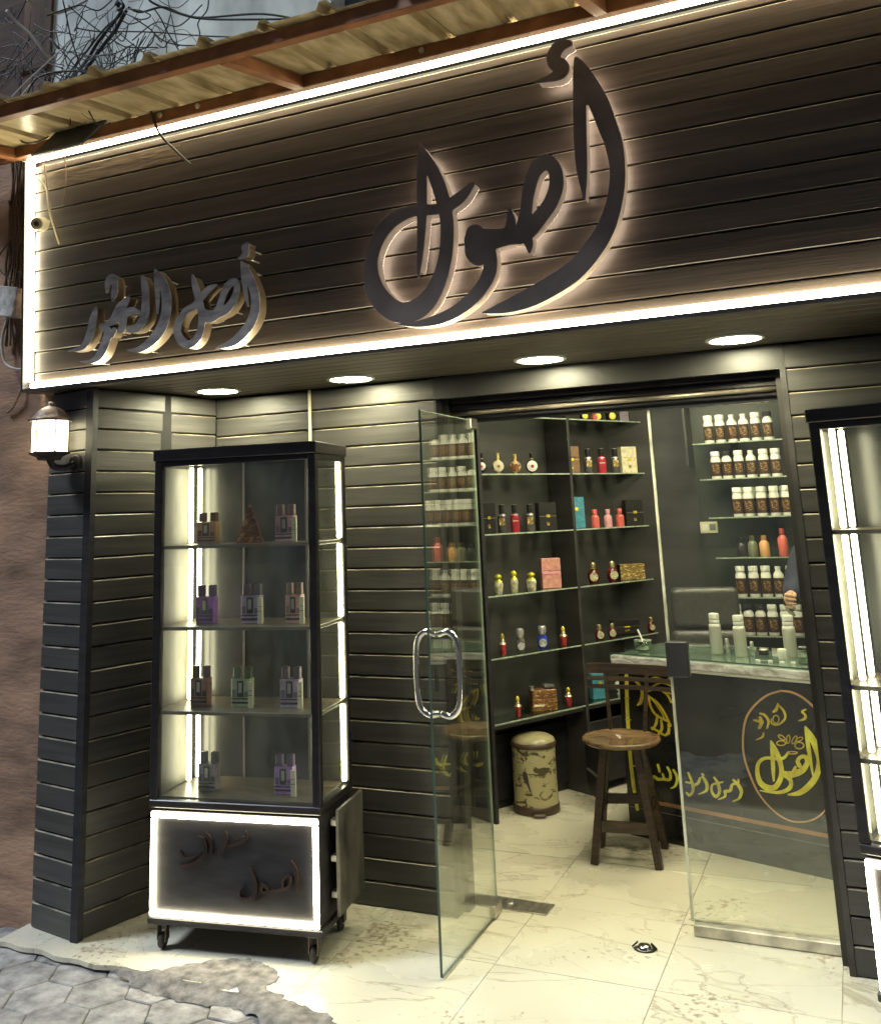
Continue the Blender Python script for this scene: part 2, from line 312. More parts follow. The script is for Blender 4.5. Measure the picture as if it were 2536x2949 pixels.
# ------------------------------------------------------------------ calligraphy: union of brush strokes -> clean outline -> solid
def contours(strokes, step, level=0.0, holes=()):
    P = np.array([p[:2] for s in strokes for p in s]); rm = max(p[2] for s in strokes for p in s)+4*step
    x0, y0 = P.min(0)-rm; x1, y1 = P.max(0)+rm
    xs = np.arange(x0, x1+step, step); ys = np.arange(y0, y1+step, step); X, Y = np.meshgrid(xs, ys)
    F = np.full(X.shape, 1e9)
    for s in strokes:
        pts = spline([(p[0], p[1], p[2]) for p in s], 5) if len(s) > 2 else [Vector(p) for p in s]
        for a, b in zip(pts[:-1], pts[1:]):
            dx, dy = b.x-a.x, b.y-a.y; L = dx*dx+dy*dy+1e-9
            t = np.clip(((X-a.x)*dx+(Y-a.y)*dy)/L, 0, 1)
            F = np.minimum(F, np.hypot(X-a.x-t*dx, Y-a.y-t*dy)-(a.z+(b.z-a.z)*t))
    F -= level; F[F == 0] = 1e-6
    S = (F < 0).astype(int); code = S[:-1, :-1]+2*S[:-1, 1:]+4*S[1:, 1:]+8*S[1:, :-1]
    nxt = {}
    def edge(i, j, e):
        if e == 0: return ('h', i, j)
        if e == 1: return ('v', i, j+1)
        if e == 2: return ('h', i+1, j)
        return ('v', i, j)
    T = {1: [(3, 0)], 2: [(0, 1)], 3: [(3, 1)], 4: [(1, 2)], 5: [(3, 2), (1, 0)], 6: [(0, 2)], 7: [(3, 2)], 8: [(2, 3)], 9: [(2, 0)], 10: [(0, 3), (2, 1)], 11: [(2, 1)], 12: [(1, 3)], 13: [(1, 0)], 14: [(0, 3)]}
    for i, j in zip(*np.nonzero((code > 0) & (code < 15))):
        for a, b in T[int(code[i, j])]: nxt[edge(i, j, a)] = edge(i, j, b)
    def pos(e):
        k, i, j = e
        if k == 'h': a, b = F[i, j], F[i, j+1]; return (xs[j]+step*a/(a-b), ys[i])
        a, b = F[i, j], F[i+1, j]; return (xs[j], ys[i]+step*a/(a-b))
    loops = []
    while nxt:
        st, cur = nxt.popitem(); L = [pos(st)]
        while cur != st and cur in nxt: L.append(pos(cur)); cur = nxt.pop(cur)
        if len(L) > 6:
            L = [((L[k-1][0]+2*L[k][0]+L[(k+1) % len(L)][0])/4, (L[k-1][1]+2*L[k][1]+L[(k+1) % len(L)][1])/4) for k in range(len(L))]
            loops.append(L)
    return loops
def hom(h, x, y):
    d = h[6]*x+h[7]*y+1; return ((h[0]*x+h[1]*y+h[2])/d, (h[3]*x+h[4]*y+h[5])/d)
def glyph(name, strokes, h, step, y0, y1, m, parent, level=0.0, label=None):
    """solid letter between depths y0 (front) and y1 (back) in its own XZ plane"""
    cu = bpy.data.curves.new(name, 'CURVE'); cu.dimensions = '2D'; cu.fill_mode = 'BOTH'; cu.extrude = abs(y1-y0)/2
    for L in contours(strokes, step, level):
        sp = cu.splines.new('POLY'); sp.points.add(len(L)-1); sp.use_cyclic_u = True
        for k, (x, y) in enumerate(L): u, v = hom(h, x, y); sp.points[k].co = (u, v, 0, 1)
    tmp = bpy.data.objects.new('tmp', cu); C.objects.link(tmp)
    me = bpy.data.meshes.new_from_object(tmp.evaluated_get(bpy.context.evaluated_depsgraph_get()))
    bpy.data.objects.remove(tmp); bpy.data.curves.remove(cu)
    ym = (y0+y1)/2
    me.transform(Matrix(((1, 0, 0, 0), (0, 0, -1, ym), (0, 1, 0, 0), (0, 0, 0, 1)))); me.materials.clear(); me.materials.append(m); me.name = name
    o = bpy.data.objects.new(name, me); C.objects.link(o); o.parent = parent
    if label: o['label'] = label
    return o

# ================================================================== LARGE STRUCTURE
# --- marble floor: 60 cm tiles
floor = struct('floor')
MB().box(-2.19, 1.6, 3.45, 6.62, -0.06, -0.0035).box(-0.95, 1.6, 2.5, 3.449, -0.06, -0.0035).box(-3.40, -2.191, 3.42, 4.1, -0.06, -0.0035).build('screed', M_GROUT, floor)
FX = [-1.431-0.6*k for k in range(4, 0, -1)]+[-1.431+0.598*k for k in range(0, 7)]
FY = [2.56, 3.163, 3.766, 4.352, 4.93, 5.52, 6.12, 6.72]
def edge_y(x): return 3.262 if x < -2.2 else 3.262+(x+2.2)*(-0.62) if x < -1.0 else 2.5
MB_t = 0
for i in range(len(FX)-1):
    for j in range(len(FY)-1):
        x0, x1, y0, y1 = FX[i]+0.0012, FX[i+1]-0.0012, FY[j]+0.0012, FY[j+1]-0.0012
        x0 = max(x0, -3.44); y1 = min(y1, 6.66)
        if x1 <= x0: continue
        if x1 < -2.2 and y1 < 3.3: continue
        # irregular front edge towards the street
        if y0 < edge_y(x0)+0.02:
            n = 14; top = []
            for k in range(n+1):
                x = x0+(x1-x0)*k/n; y = max(y0, edge_y(x)+0.012*math.sin(9*x)+0.008*math.sin(31*x)); top.append((x, y))
            if min(p[1] for p in top) > y1-0.03: continue
            top = [p for p in top if p[1] < y1-0.01]
            poly = top+[(top[-1][0], y1), (top[0][0], y1)] if top[-1][0] > x1-1e-6 else top+[(x1, top[-1][1]), (x1, y1), (top[0][0], y1)]
        else: poly = [(x0, y0), (x1, y0), (x1, y1), (x0, y1)]
        MB().prism(poly, -0.018, random.uniform(-0.0004, 0.0004)).build('tile', M_MARBLE, floor)
# --- pavement with hexagonal pavers
pav = struct('pavement')
MB().box(-40, 30, -30, 3.6, -0.12, -0.036).build('sand_bed', M_SAND, pav)
R = 0.125; c0 = (-2.762, 3.127); th = math.radians(-1.5)
hexme = None
for a in range(-9, 12):
    for b in range(-14, 6):
        lx = a*1.5*R; ly = (b+(a % 2)*0.5)*math.sqrt(3)*R
        x = c0[0]+lx*math.cos(th)-ly*math.sin(th); y = c0[1]+lx*math.sin(th)+ly*math.cos(th)
        if y > 3.42 or x < -4.0 or x > -0.9 or y < 1.3: continue
        if hexme is None:
            mb = MB(); r0, r1 = R-0.0022, R-0.0065
            po = [(r0*math.cos(PI*k/3+th), r0*math.sin(PI*k/3+th)) for k in range(6)]; pi = [(r1*math.cos(PI*k/3+th), r1*math.sin(PI*k/3+th)) for k in range(6)]
            vs = [(p[0], p[1], -0.05) for p in po]+[(p[0], p[1], -0.0035) for p in po]+[(p[0], p[1], 0) for p in pi]
            fs = [(k, (k+1) % 6, 6+(k+1) % 6, 6+k) for k in range(6)]+[(6+k, 6+(k+1) % 6, 12+(k+1) % 6, 12+k) for k in range(6)]+[tuple(range(12, 18))]
            o = mb.add(vs, fs).build('paver', M_PAVER, pav); hexme = o.data
        else:
            o = bpy.data.objects.new('paver', hexme); C.objects.link(o); o.parent = pav
        o.location = (x, y, -0.028+random.uniform(-0.003, 0.003)); o.rotation_euler = (random.uniform(-.012, .012), random.uniform(-.012, .012), 0)
# spilled mortar over the broken marble edge
mb = MB(); poly = [(-2.80, 3.235), (-2.72, 3.25), (-2.60, 3.30), (-2.52, 3.39), (-2.42, 3.455), (-2.33, 3.49), (-2.25, 3.47), (-2.19, 3.44), (-2.15, 3.395), (-2.13, 3.36), (-2.155, 3.32), (-2.10, 3.285), (-1.98, 3.25), (-1.85, 3.22), (-1.72, 3.15), (-1.5, 3.03), (-1.25, 2.9), (-1.1, 2.6), (-1.5, 2.75), (-1.8, 2.98), (-2.0, 3.1), (-2.12, 3.16), (-2.22, 3.20), (-2.34, 3.17), (-2.5, 3.17), (-2.65, 3.20)]
den = []
for k in range(len(poly)):
    a, b = Vector(poly[k]), Vector(poly[(k+1) % len(poly)])
    for q in range(7):
        p = a.lerp(b, q/7); nn = mnoise.noise(Vector((p.x*24, p.y*24, 0))); den.append((p.x+nn*0.022, p.y+mnoise.noise(Vector((p.x*31, p.y*31, 9)))*0.020))
cen = den; bmx = bmesh.new(); vs = [bmx.verts.new((x, y, 0.0008)) for x, y in den]
f = bmx.faces.new(vs); bmesh.ops.triangulate(bmx, faces=[f]); bmesh.ops.subdivide_edges(bmx, edges=bmx.edges[:], cuts=3, use_grid_fill=True)
for v in bmx.verts:
    e = 0.0 if v.is_boundary else 0.0020+0.0020*(mnoise.noise(Vector((v.co.x*18, v.co.y*18, 3)))+0.3)
    fr = min(1, max(0, (3.262+max(0, v.co.x+2.2)*-0.62-0.015-v.co.y)/0.05)); v.co.z += e*(1-0.5*fr)-0.026*fr
bmx.verts.index_update(); me = bpy.data.meshes.new('mortar_patch'); bmx.to_mesh(me); bmx.free(); me.polygons.foreach_set('use_smooth', [True]*len(me.polygons)); me.materials.append(M_MORTAR)
o = bpy.data.objects.new('mortar_patch', me); C.objects.link(o); tag(o, kind='stuff', label='rough grey mortar smeared over the broken marble edge')

# --- left pillar clad in planks
PZ = [0.0]+[0.102+0.0951*k for k in range(23)]
pil = thing('pillar', 'black plank clad pillar under the wall lantern', 'pillar')
A, B = (-3.401, 3.425), (-3.096, 3.365)
for k in range(len(PZ)-1): plank((A[0], A[1]), (B[0]-0.026, B[1]+0.005), PZ[k], PZ[k+1], pil, M_PLANK)
plank(A, (B[0]-0.026, B[1]+0.005), PZ[-1], 2.284, pil, M_PLANK)
MB().box(-3.13, -3.091, 3.366, 3.40, 0.0, 2.284).build('corner_trim', M_BLACKM, pil)
MB().prism([(-3.40, 3.445), (-3.12, 3.39), (-3.0, 3.8), (-3.0, 4.3), (-3.40, 4.3)], 0.001, 2.284).build('core', M_BACK, pil)
# --- recess side wall and back wall
rs = thing('recess_side_wall', 'plank clad side wall of the recess behind the glass display cabinet', 'wall')
S0, S1 = (-3.096, 3.402), (-2.936, 4.085)
for k in range(len(PZ)-1): plank(S0, S1, PZ[k], PZ[k+1], rs, M_PLANK)
plank(S0, S1, PZ[-1], 2.284, rs, M_PLANK)
rb = thing('recess_back_wall', 'black plank wall between the display cabinet and glass door', 'wall')
BZ = [0.0]+[0.102+0.0946*k for k in range(23)]
for k in range(len(BZ)-1): plank((-2.94, 4.1), (-1.724, 4.1), BZ[k], BZ[k+1], rb, M_PLANK)
plank((-2.94, 4.1), (-1.724, 4.1), BZ[-1], 2.284, rb, M_PLANK)
MB().box(-2.95, -1.7255, 4.119, 4.26, 0.001, 2.284).build('core', M_BACK, rb)
MB().box(-1.7235, -1.712, 4.098, 4.30, 0.001, 2.18).build('edge_board', M_BLACKM, rb)
MB().box(-2.389, -2.377, 4.088, 4.0975, 1.9, 2.284).build('trunking', M_CREAM, rb, label='thin cream cable trunking')
# --- right wall
rw = thing('right_wall', 'black plank wall to the right of the shop entrance', 'wall')
for k in range(len(BZ)-1): plank((-0.188, 4.1), (1.6, 4.1), BZ[k], BZ[k+1], rw, M_PLANK)
plank((-0.188, 4.1), (1.6, 4.1), BZ[-1], 2.284, rw, M_PLANK)
MB().box(-0.187, 1.6, 4.119, 4.34, 0.001, 2.284).build('core', M_BACK, rw)
MB().box(-0.212, -0.1895, 4.097, 4.24, 0.001, 2.19).build('edge_board', M_DARKWALL, rw)
# --- header above the opening with roller shutter
hd = thing('door_header', 'charcoal header board above the shop entrance', 'header')
MB().box(-1.7235, -0.189, 4.10, 4.13, 2.185, 2.284).build('header_board', M_DARKWALL, hd)
MB().box(-1.76, -0.19, 4.262, 4.34, 2.085, 2.60).build('lintel', M_BLACKM, hd)
rsx = thing('roller_shutter', 'rolled up dark steel shutter tucked under the header', 'shutter')
for k in range(4): MB().bbox(-1.705, -0.222, 4.205, 4.225, 2.128+0.038*k, 2.163+0.038*k, 0.006).build('slat', M_BLACK, rsx)
MB().tube([(-1.70, 4.20, 2.118), (-0.225, 4.20, 2.118)], 0.010, 8).build('bottom_bar', mat('dull shutter steel', (0.22, 0.19, 0.15), 0.4, metal=0.6, var=0.4), rsx)
for x in (-1.709, -0.236): MB().box(x, x+0.022, 4.175, 4.24, 0.0, 2.3).build('guide_rail', mat('dark bronze rail', (0.05, 0.045, 0.04), 0.4, metal=0.5), rsx)
# --- soffit
sf = struct('ceiling')
y = 3.352
while y < 4.095:
    MB().bbox(-3.47, 1.6, y+0.002, min(y+0.088, 4.098)-0.002, 2.289, 2.300, 0.003).build('plank', M_SOFFIT, sf); y += 0.088
MB().box(-3.47, 1.6, 3.36, 4.34, 2.301, 2.32).build('backing', M_BACK, sf)
# --- sign fascia
fa = thing('sign_fascia', 'long brown black plank sign board framed by glowing white strips', 'signboard')
SZ = [2.335]+[2.3825+0.1002*k for k in range(11)]+[3.425]
def xl(z): return -3.467-0.052*(z-2.32)
for k in range(len(SZ)-1):
    zz = (SZ[k]+SZ[k+1])/2; m = M_SPLANK; x_ = xl(zz)+0.022
    if k == 10: plank((x_, 3.3618), (-2.62, 3.3618), SZ[k], SZ[k+1], fa, M_KNOTTY, jit=0); x_ = -2.6185
    plank((x_, 3.362), (1.6, 3.362), SZ[k], SZ[k+1], fa, m)
MB().prism([(-3.45, 3.381), (1.6, 3.381), (1.6, 3.60), (-3.45, 3.60)], 2.322, 3.44).build('core', M_BACK, fa)
MB().box(-3.49, 1.6, 3.325, 3.385, 2.291, 2.306).build('bottom_trim', mat('dull grey edge trim', (0.11, 0.10, 0.10), 0.4, metal=0.5), fa)
MB().bbox(-3.455, 1.6, 3.335, 3.36, 2.307, 2.337, 0.008).build('led_strip', M_LED, fa)
MB().bbox(-3.50, 1.6, 3.335, 3.36, 3.440, 3.468, 0.008).build('led_strip', M_LED, fa)
MB().quadbar((-3.468, 3.348, 2.345), (-3.522, 3.348, 3.462), 0.026, 0.026, up=Vector((0, 1, 0))).build('led_strip', M_LED, fa)
MB().quadbar((-3.489, 3.37, 2.292), (-3.543, 3.37, 3.48), 0.012, 0.09, up=Vector((0, 1, 0))).build('side_trim', M_BLACKM, fa)
MB().box(-3.52, 1.6, 3.362, 3.60, 3.470, 3.49).build('top_board', M_BLACKM, fa)

# --- neighbouring brown wall and upper walls
nb = MB().box(-9, -3.412, 3.452, 3.62, -0.10, 3.55).build('neighbour_wall', M_BROWN)
tag(nb, 'plain brown plastered wall left of the plank pillar', 'wall')
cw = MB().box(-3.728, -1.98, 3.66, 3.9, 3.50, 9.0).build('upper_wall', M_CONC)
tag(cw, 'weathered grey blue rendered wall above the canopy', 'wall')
cw2 = MB().box(-1.978, 6, 3.80, 3.95, 3.50, 9.0).build('upper_wall_dark', mat('dark blue grey render', (0.05, 0.065, 0.085), 0.85, var=0.4, scale=(3, 3, 3)))  # darker blue grey than the wall beside it
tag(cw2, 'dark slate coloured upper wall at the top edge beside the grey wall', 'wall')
lb = thing('neighbour_building', 'sooty brown building corner beside the grey wall behind the cables', 'building')
MB().box(-9, -3.93, 3.70, 4.2, 3.551, 9.0).build('wall', M_DKBRICK, lb)
MB().box(-3.93, -3.729, 3.64, 3.9, 3.551, 9.0).build('corner_pier', mat('brown pier', (0.085, 0.048, 0.033), 0.85, var=0.5, scale=(6, 6, 2), bump=0.4), lb)
for z in (3.70, 3.92, 4.14): MB().box(-3.935, -3.74, 3.625, 3.6395, z, z+0.03).build('ledge', M_DKBRICK, lb)

# --- shop interior shell
bwall = MB().box(-2.6, 1.6, 6.62, 6.72, 0, 2.62).build('shop_back_wall', M_DARKWALL); tag(bwall, 'charcoal back wall of the shop behind the leather chair', 'wall')
lw = MB().prism([(-1.73, 4.345), (-2.20, 5.2), (-2.24, 5.2), (-1.78, 4.345)], 0, 2.62).build('shop_side_wall', M_DARKWALL); tag(lw, 'dark side wall just inside the open glass door', 'wall')
lw2 = MB().box(-2.34, -2.26, 5.2, 6.62, 0, 2.62).build('shop_side_wall', M_DARKWALL); tag(lw2, 'dark side wall behind the bin and shelving', 'wall')
rw2 = MB().box(0.85, 0.93, 4.345, 6.62, 0, 2.62).build('shop_side_wall', M_DARKWALL); tag(rw2, 'dark side wall beyond the counter hidden by the entrance wall', 'wall')
sc_ = struct('shop_ceiling'); MB().box(-2.6, 1.6, 4.345, 6.72, 2.62, 2.68).build('panel', mat('grey ceiling board', (0.30, 0.29, 0.25), 0.8), sc_)
for i, (x, y, lab) in enumerate([(-1.05, 4.85, 'square ceiling lamp inside above the bar stool'), (-0.75, 5.75, 'square ceiling lamp inside above the counter'), (0.2, 5.1, 'square ceiling lamp inside above the right end of the counter')]):
    t = thing('ceiling_lamp', lab, 'ceiling light', (x, y, 2.60), 0, 'ceiling lamps inside the shop')
    MB().box(-0.24, 0.24, -0.24, 0.24, 0, 0.019).build('housing', M_WHITE, t)
    MB().box(-0.21, 0.21, -0.21, 0.21, -0.006, -0.001).build('diffuser', M_CLAMP, t)
# --- recessed downlights
for i, (x, y, lab) in enumerate([(-2.756, 3.85, 'round recessed downlight farthest left, over the display cabinet'), (-2.046, 3.894, 'round recessed downlight between cabinet and open glass door'),
                                 (-1.139, 3.89, 'round recessed downlight over the middle of the doorway'), (-0.348, 3.876, 'largest looking recessed downlight above the right end of the doorway')]):
    t = thing('downlight', lab, 'downlight', (x, y, 2.289), 0, 'recessed downlights in the soffit')
    MB().lathe([(0.112, 0.0), (0.112, -0.005), (0.096, -0.007), (0.094, -0.002)], 32).build('rim', M_WHITE, t)
    MB().lathe([(0.093, -0.0025), (0.05, -0.0045), (0.001, -0.0055)], 32).build('diffuser', M_LAMP, t)
# ================================================================== CANOPY, CABLES
cn = thing('canopy', 'rusty brown steel canopy roofed with yellowed corrugated sheet above the sign', 'canopy')
def cz(y): return 3.452-0.134*(3.3-y)
for yy, nm in ((3.29, 'beam'), (2.80, 'beam')):
    zc = cz(yy)+0.025
    MB().bbox(-4.1, 1.0, yy-0.022, yy+0.022, zc-0.028, zc+0.028, 0.003).build(nm, M_STEEL, cn)
for x in (-3.62, -1.99, -0.70, 0.6):
    MB().quadbar((x+0.06, 3.268, cz(3.268)+0.022), (x-0.01, 2.824, cz(2.824)+0.022), 0.045, 0.05).build('rafter', M_STEEL, cn)
for x in (-2.66, -2.45, -1.36): MB().lathe([(0.014, 0), (0.012, 0.008), (0.004, 0.010)], 6, smooth=False).build('bolt', M_ALU, cn).matrix_world = Matrix.Translation((x, 3.2665, cz(3.29)+0.03)) @ Matrix.Rotation(PI/2, 4, 'X')
# corrugated sheets: trapezoid ribs running down to the street
x = -4.1; si = 0
while x < 0.9:
    w_ = 0.262; seg = []
    prof = [(0, 0), (0.205, 0.0), (0.218, 0.030), (0.245, 0.030), (w_+0.004, -0.0005)]
    vs = []; ys = [2.735+random.uniform(-0.02, 0.02), 2.95, 3.15, 3.34+random.uniform(-0.01, 0.02)]
    for y in ys:
        for (a, b) in prof: vs.append((x+a, y, cz(y)+0.056+b+0.002*math.sin(7*x+5*y)+si % 2*0.0012))
    for y in ys:
        for (a, b) in prof: vs.append((x+a, y, cz(y)+0.0575+b+0.002*math.sin(7*x+5*y)+si % 2*0.0012))
    n = len(prof); fs = []
    for r in range(3):
        for c in range(n-1): fs.append((r*n+c, r*n+c+1, (r+1)*n+c+1, (r+1)*n+c)); o_ = 4*n; fs.append((o_+r*n+c, o_+(r+1)*n+c, o_+(r+1)*n+c+1, o_+r*n+c+1))
    for c in range(n-1): fs.append((c, 4*n+c, 4*n+c+1, c+1)); fs.append((3*n+c, 3*n+c+1, 7*n+c+1, 7*n+c))
    MB().add(vs, fs).build('roof_sheet', M_SHEET, cn); x += w_; si += 1
# crumbly plaster strip between sign top and inner beam
mb = MB(); random.seed(5)
for k in range(170):
    x = random.uniform(-3.2, -0.4); s = random.uniform(0.006, 0.02); z = 3.475+random.uniform(0, 0.012); mb.box(x, x+s*1.6, 3.30+random.uniform(0, .03), 3.345, z, z+s)
o = mb.build('plaster_crumbs', mat('crumbling plaster', (0.30, 0.26, 0.18), 0.9, var=0.5, scale=(30, 30, 30))); tag(o, kind='stuff', label='crumbly plaster rubble along the top of the sign')
CABLES = [[(-2.789, 3.15, 3.979), (-2.876, 3.18, 3.946), (-2.985, 3.21, 3.898), (-3.075, 3.24, 3.844), (-3.167, 3.27, 3.815), (-3.315, 3.3, 3.751)], [(-2.725, 3.1, 3.937), (-2.819, 3.14, 3.885), (-2.925, 3.18, 3.852), (-3.044, 3.22, 3.8), (-3.166, 3.26, 3.756), (-3.348, 3.3, 3.731)], [(-2.843, 3.2, 3.991), (-2.96, 3.238, 3.986), (-3.089, 3.275, 3.936), (-3.253, 3.312, 3.844), (-3.432, 3.35, 3.732)], [(-3.364, 3.0, 3.563), (-3.277, 3.04, 3.585), (-3.217, 3.08, 3.719), (-3.022, 3.12, 3.721), (-2.849, 3.16, 3.658), (-2.764, 3.2, 3.733)], [(-3.114, 2.9, 3.993), (-3.116, 2.975, 3.997), (-3.116, 3.05, 4.003), (-3.105, 3.125, 4.051), (-3.05, 3.2, 4.128)], [(-3.241, 2.9, 3.975), (-3.199, 2.925, 3.916), (-3.136, 2.95, 3.851), (-3.083, 2.975, 3.771), (-3.064, 3.0, 3.744)], [(-3.231, 2.9, 3.504), (-3.215, 2.95, 3.587), (-3.187, 3.0, 3.67), (-3.115, 3.05, 3.77), (-3.001, 3.1, 3.904)], [(-3.005, 3.0, 4.014), (-3.005, 3.025, 3.948), (-3.004, 3.05, 3.873), (-2.993, 3.075, 3.794), (-2.982, 3.1, 3.725)], [(-3.023, 3.1, 3.928), (-2.922, 3.14, 3.903), (-2.813, 3.18, 3.894), (-2.643, 3.22, 3.865), (-2.428, 3.26, 3.812), (-2.192, 3.3, 3.762)], [(-2.77, 3.2, 3.963), (-2.698, 3.225, 3.903), (-2.637, 3.25, 3.838), (-2.527, 3.275, 3.796), (-2.257, 3.3, 3.748)], [(-2.715, 3.1, 3.952), (-2.68, 3.142, 3.937), (-2.586, 3.183, 3.958), (-2.51, 3.225, 3.924), (-2.424, 3.267, 3.904), (-2.133, 3.308, 3.865), (-1.905, 3.35, 3.783)], [(-2.639, 3.15, 3.991), (-2.613, 3.18, 3.973), (-2.478, 3.21, 3.9), (-2.366, 3.24, 3.868), (-2.108, 3.27, 3.814), (-1.877, 3.3, 3.772)], [(-3.172, 3.1, 3.912), (-3.094, 3.125, 3.815), (-3.03, 3.15, 3.74), (-2.947, 3.175, 3.705), (-2.885, 3.2, 3.684)], [(-3.071, 3.1, 4.056), (-3.01, 3.14, 3.988), (-2.96, 3.18, 3.94), (-2.867, 3.22, 3.864), (-2.839, 3.26, 3.858), (-2.707, 3.3, 3.843)], [(-2.649, 3.2, 3.975), (-2.628, 3.225, 3.929), (-2.607, 3.25, 3.865), (-2.556, 3.275, 3.768), (-2.545, 3.3, 3.751)], [(-3.173, 3.1, 3.726), (-3.053, 3.13, 3.737), (-2.934, 3.16, 3.722), (-2.817, 3.19, 3.768), (-2.692, 3.22, 3.812), (-2.688, 3.25, 3.877)], [(-2.623, 3.2, 3.665), (-2.641, 3.233, 3.727), (-2.618, 3.267, 3.749), (-2.545, 3.3, 3.742)], [(-2.42, 3.3, 4.008), (-2.43, 3.3, 3.957), (-2.478, 3.3, 3.909), (-2.468, 3.3, 3.853), (-2.472, 3.3, 3.794)], [(-2.905, 3.1, 3.853), (-2.963, 3.12, 3.807), (-3.066, 3.14, 3.806), (-3.126, 3.16, 3.767), (-3.207, 3.18, 3.705), (-3.247, 3.2, 3.669)], [(-2.745, 3.1, 3.934), (-2.644, 3.1, 3.872), (-2.585, 3.1, 3.874), (-2.645, 3.1, 3.916), (-2.725, 3.1, 3.946)], [(-3.097, 3.0, 3.96), (-3.063, 3.05, 4.002), (-2.996, 3.1, 4.036), (-2.936, 3.15, 4.018), (-2.899, 3.2, 4.087)]]
thick = {0: .008, 1: .009, 2: .005, 3: .005, 4: .007, 5: .008, 10: .005, 11: .005}
pale = {4, 5, 6}
for k, pts in enumerate(CABLES):
    rr = thick.get(k, 0.0032)
    o = MB().tube(spline(pts, 6), rr, 6).build('cable', M_GREYC if k in pale else M_CABLE)
    if k in pale: tag(o, 'thick pale grey cable crossing in front of the sooty brown corner', 'cable', 'pale cables at the top corner')
    elif k in (0, 1): tag(o, 'thickest black cable slanting down through the tangle', 'cable', 'thick slanting black cables')
    elif k in (10, 11): tag(o, 'black cable running along to the canopy edge past the grey wall', 'cable', 'long cables across the grey wall')
    else: tag(o, 'thin black cable in the tangle before the grey blue wall', 'cable', 'tangled thin cables above the canopy')
random.seed(11); mb = MB()
for k in range(120):
    a = Vector((random.uniform(-3.45, -2.6), random.uniform(3.05, 3.3), random.uniform(3.66, 4.1))); b = a+Vector((random.uniform(-.4, .4), 0, random.uniform(-.3, .15)))
    mb.tube(spline([a, a.lerp(b, .35)+Vector((0, 0, random.uniform(-.09, .05))), a.lerp(b, .7)+Vector((random.uniform(-.05, .05), 0, random.uniform(-.11, .03))), b], 6), random.choice((0.0015, 0.0022, 0.003)), 5)
mb.tube(spline([(-2.80, 3.15, 4.05), (-2.79, 3.12, 3.97), (-2.74, 3.1, 3.96), (-2.76, 3.1, 3.99), (-2.80, 3.12, 4.0), (-2.72, 3.1, 4.05)], 6), 0.008, 6)
o = mb.build('wire_tangle', M_CABLE); tag(o, 'knot of fine black wires in front of the grey wall', kind='stuff')
# white connector strip and pale drips at the far canopy corner
o = MB().tube(spline([(-3.62, 3.1, 3.60), (-3.50, 3.1, 3.575), (-3.42, 3.1, 3.60), (-3.36, 3.1, 3.64), (-3.28, 3.1, 3.70)], 6), 0.009, 6).build('cable', M_GREYC); tag(o, 'pale cable looping over the outer canopy corner', 'cable')
for pts, lab in (([(-3.447, 3.25, 3.64), (-3.435, 3.27, 3.547), (-3.417, 3.31, 3.436)], 'short pale cable dropping behind the leftmost end of the canopy'),
                 ([(-3.479, 3.18, 3.628), (-3.469, 3.19, 3.541), (-3.422, 3.2, 3.482), (-3.356, 3.21, 3.469), (-3.281, 3.22, 3.489)], 'cable sagging under the canopy into the black board')):
    tag(MB().tube(spline(pts, 6), 0.004, 6).build('cable', M_CABLE), lab, 'cable')
for x in (-3.14, -3.00): tag(MB().tube([(x, 3.2, 3.515), (x-0.008, 3.2, 3.60)], 0.003, 6).build('cable', M_CABLE), 'short black tie holding the black board under the canopy', 'cable', 'ties of the black board')
tag(MB().tube(spline([(-3.597, 3.31, 3.468), (-3.538, 3.31, 3.447), (-3.49, 3.31, 3.429), (-3.452, 3.31, 3.353), (-3.38, 3.31, 3.278), (-3.362, 3.32, 3.159), (-3.298, 3.33, 2.986)], 5), 0.004, 6).build('cable', M_CREAM), 'pale twisted wire crossing the top corner of the sign', 'cable')
tag(MB().tube(spline([(-3.409, 3.325, 3.413), (-3.394, 3.325, 3.343), (-3.378, 3.325, 3.251), (-3.338, 3.33, 3.111), (-3.293, 3.335, 2.986)], 5), 0.003, 6).build('cable', M_BROWNC), 'thin brown wire beside the pale twisted wire on the sign', 'cable')
tag(MB().tube(spline([(-3.276, 3.32, 3.428), (-3.266, 3.325, 3.337), (-3.273, 3.33, 3.25), (-3.295, 3.335, 3.148)], 5), 0.0025, 6).build('cable', M_BROWNC), 'short brown wire hanging on the sign right of the twisted wire', 'cable')
tag(MB().tube(spline([(-2.723, 3.24, 3.56), (-2.70, 3.25, 3.506), (-2.672, 3.28, 3.401), (-2.608, 3.31, 3.319), (-2.53, 3.33, 3.237)], 6), 0.006, 8).build('cable', M_CABLE), 'black cable end curving down over the upper sign planks', 'cable')
# black board lying at the sign corner
bp = thing('black_board', 'limp black plastic board hung below the canopy at the sign corner', 'board')
MB().add([(-3.365, 3.20, 3.405), (-3.06, 3.20, 3.405), (-2.93, 3.215, 3.498), (-3.22, 3.215, 3.505), (-3.365, 3.212, 3.403), (-3.06, 3.212, 3.403), (-2.93, 3.227, 3.496), (-3.22, 3.227, 3.503)],
         [(0, 1, 2, 3), (7, 6, 5, 4), (0, 4, 5, 1), (1, 5, 6, 2), (2, 6, 7, 3), (3, 7, 4, 0)]).build('panel', mat('black plastic board', (0.018, 0.020, 0.020), 0.3, var=0.6, scale=(12, 12, 12), bump=0.6), bp)
MB().tube([(-3.36, 3.198, 3.402), (-3.06, 3.198, 3.402)], 0.006, 6).build('hem', mat('blue grey hem', (0.08, 0.09, 0.11), 0.5), bp)
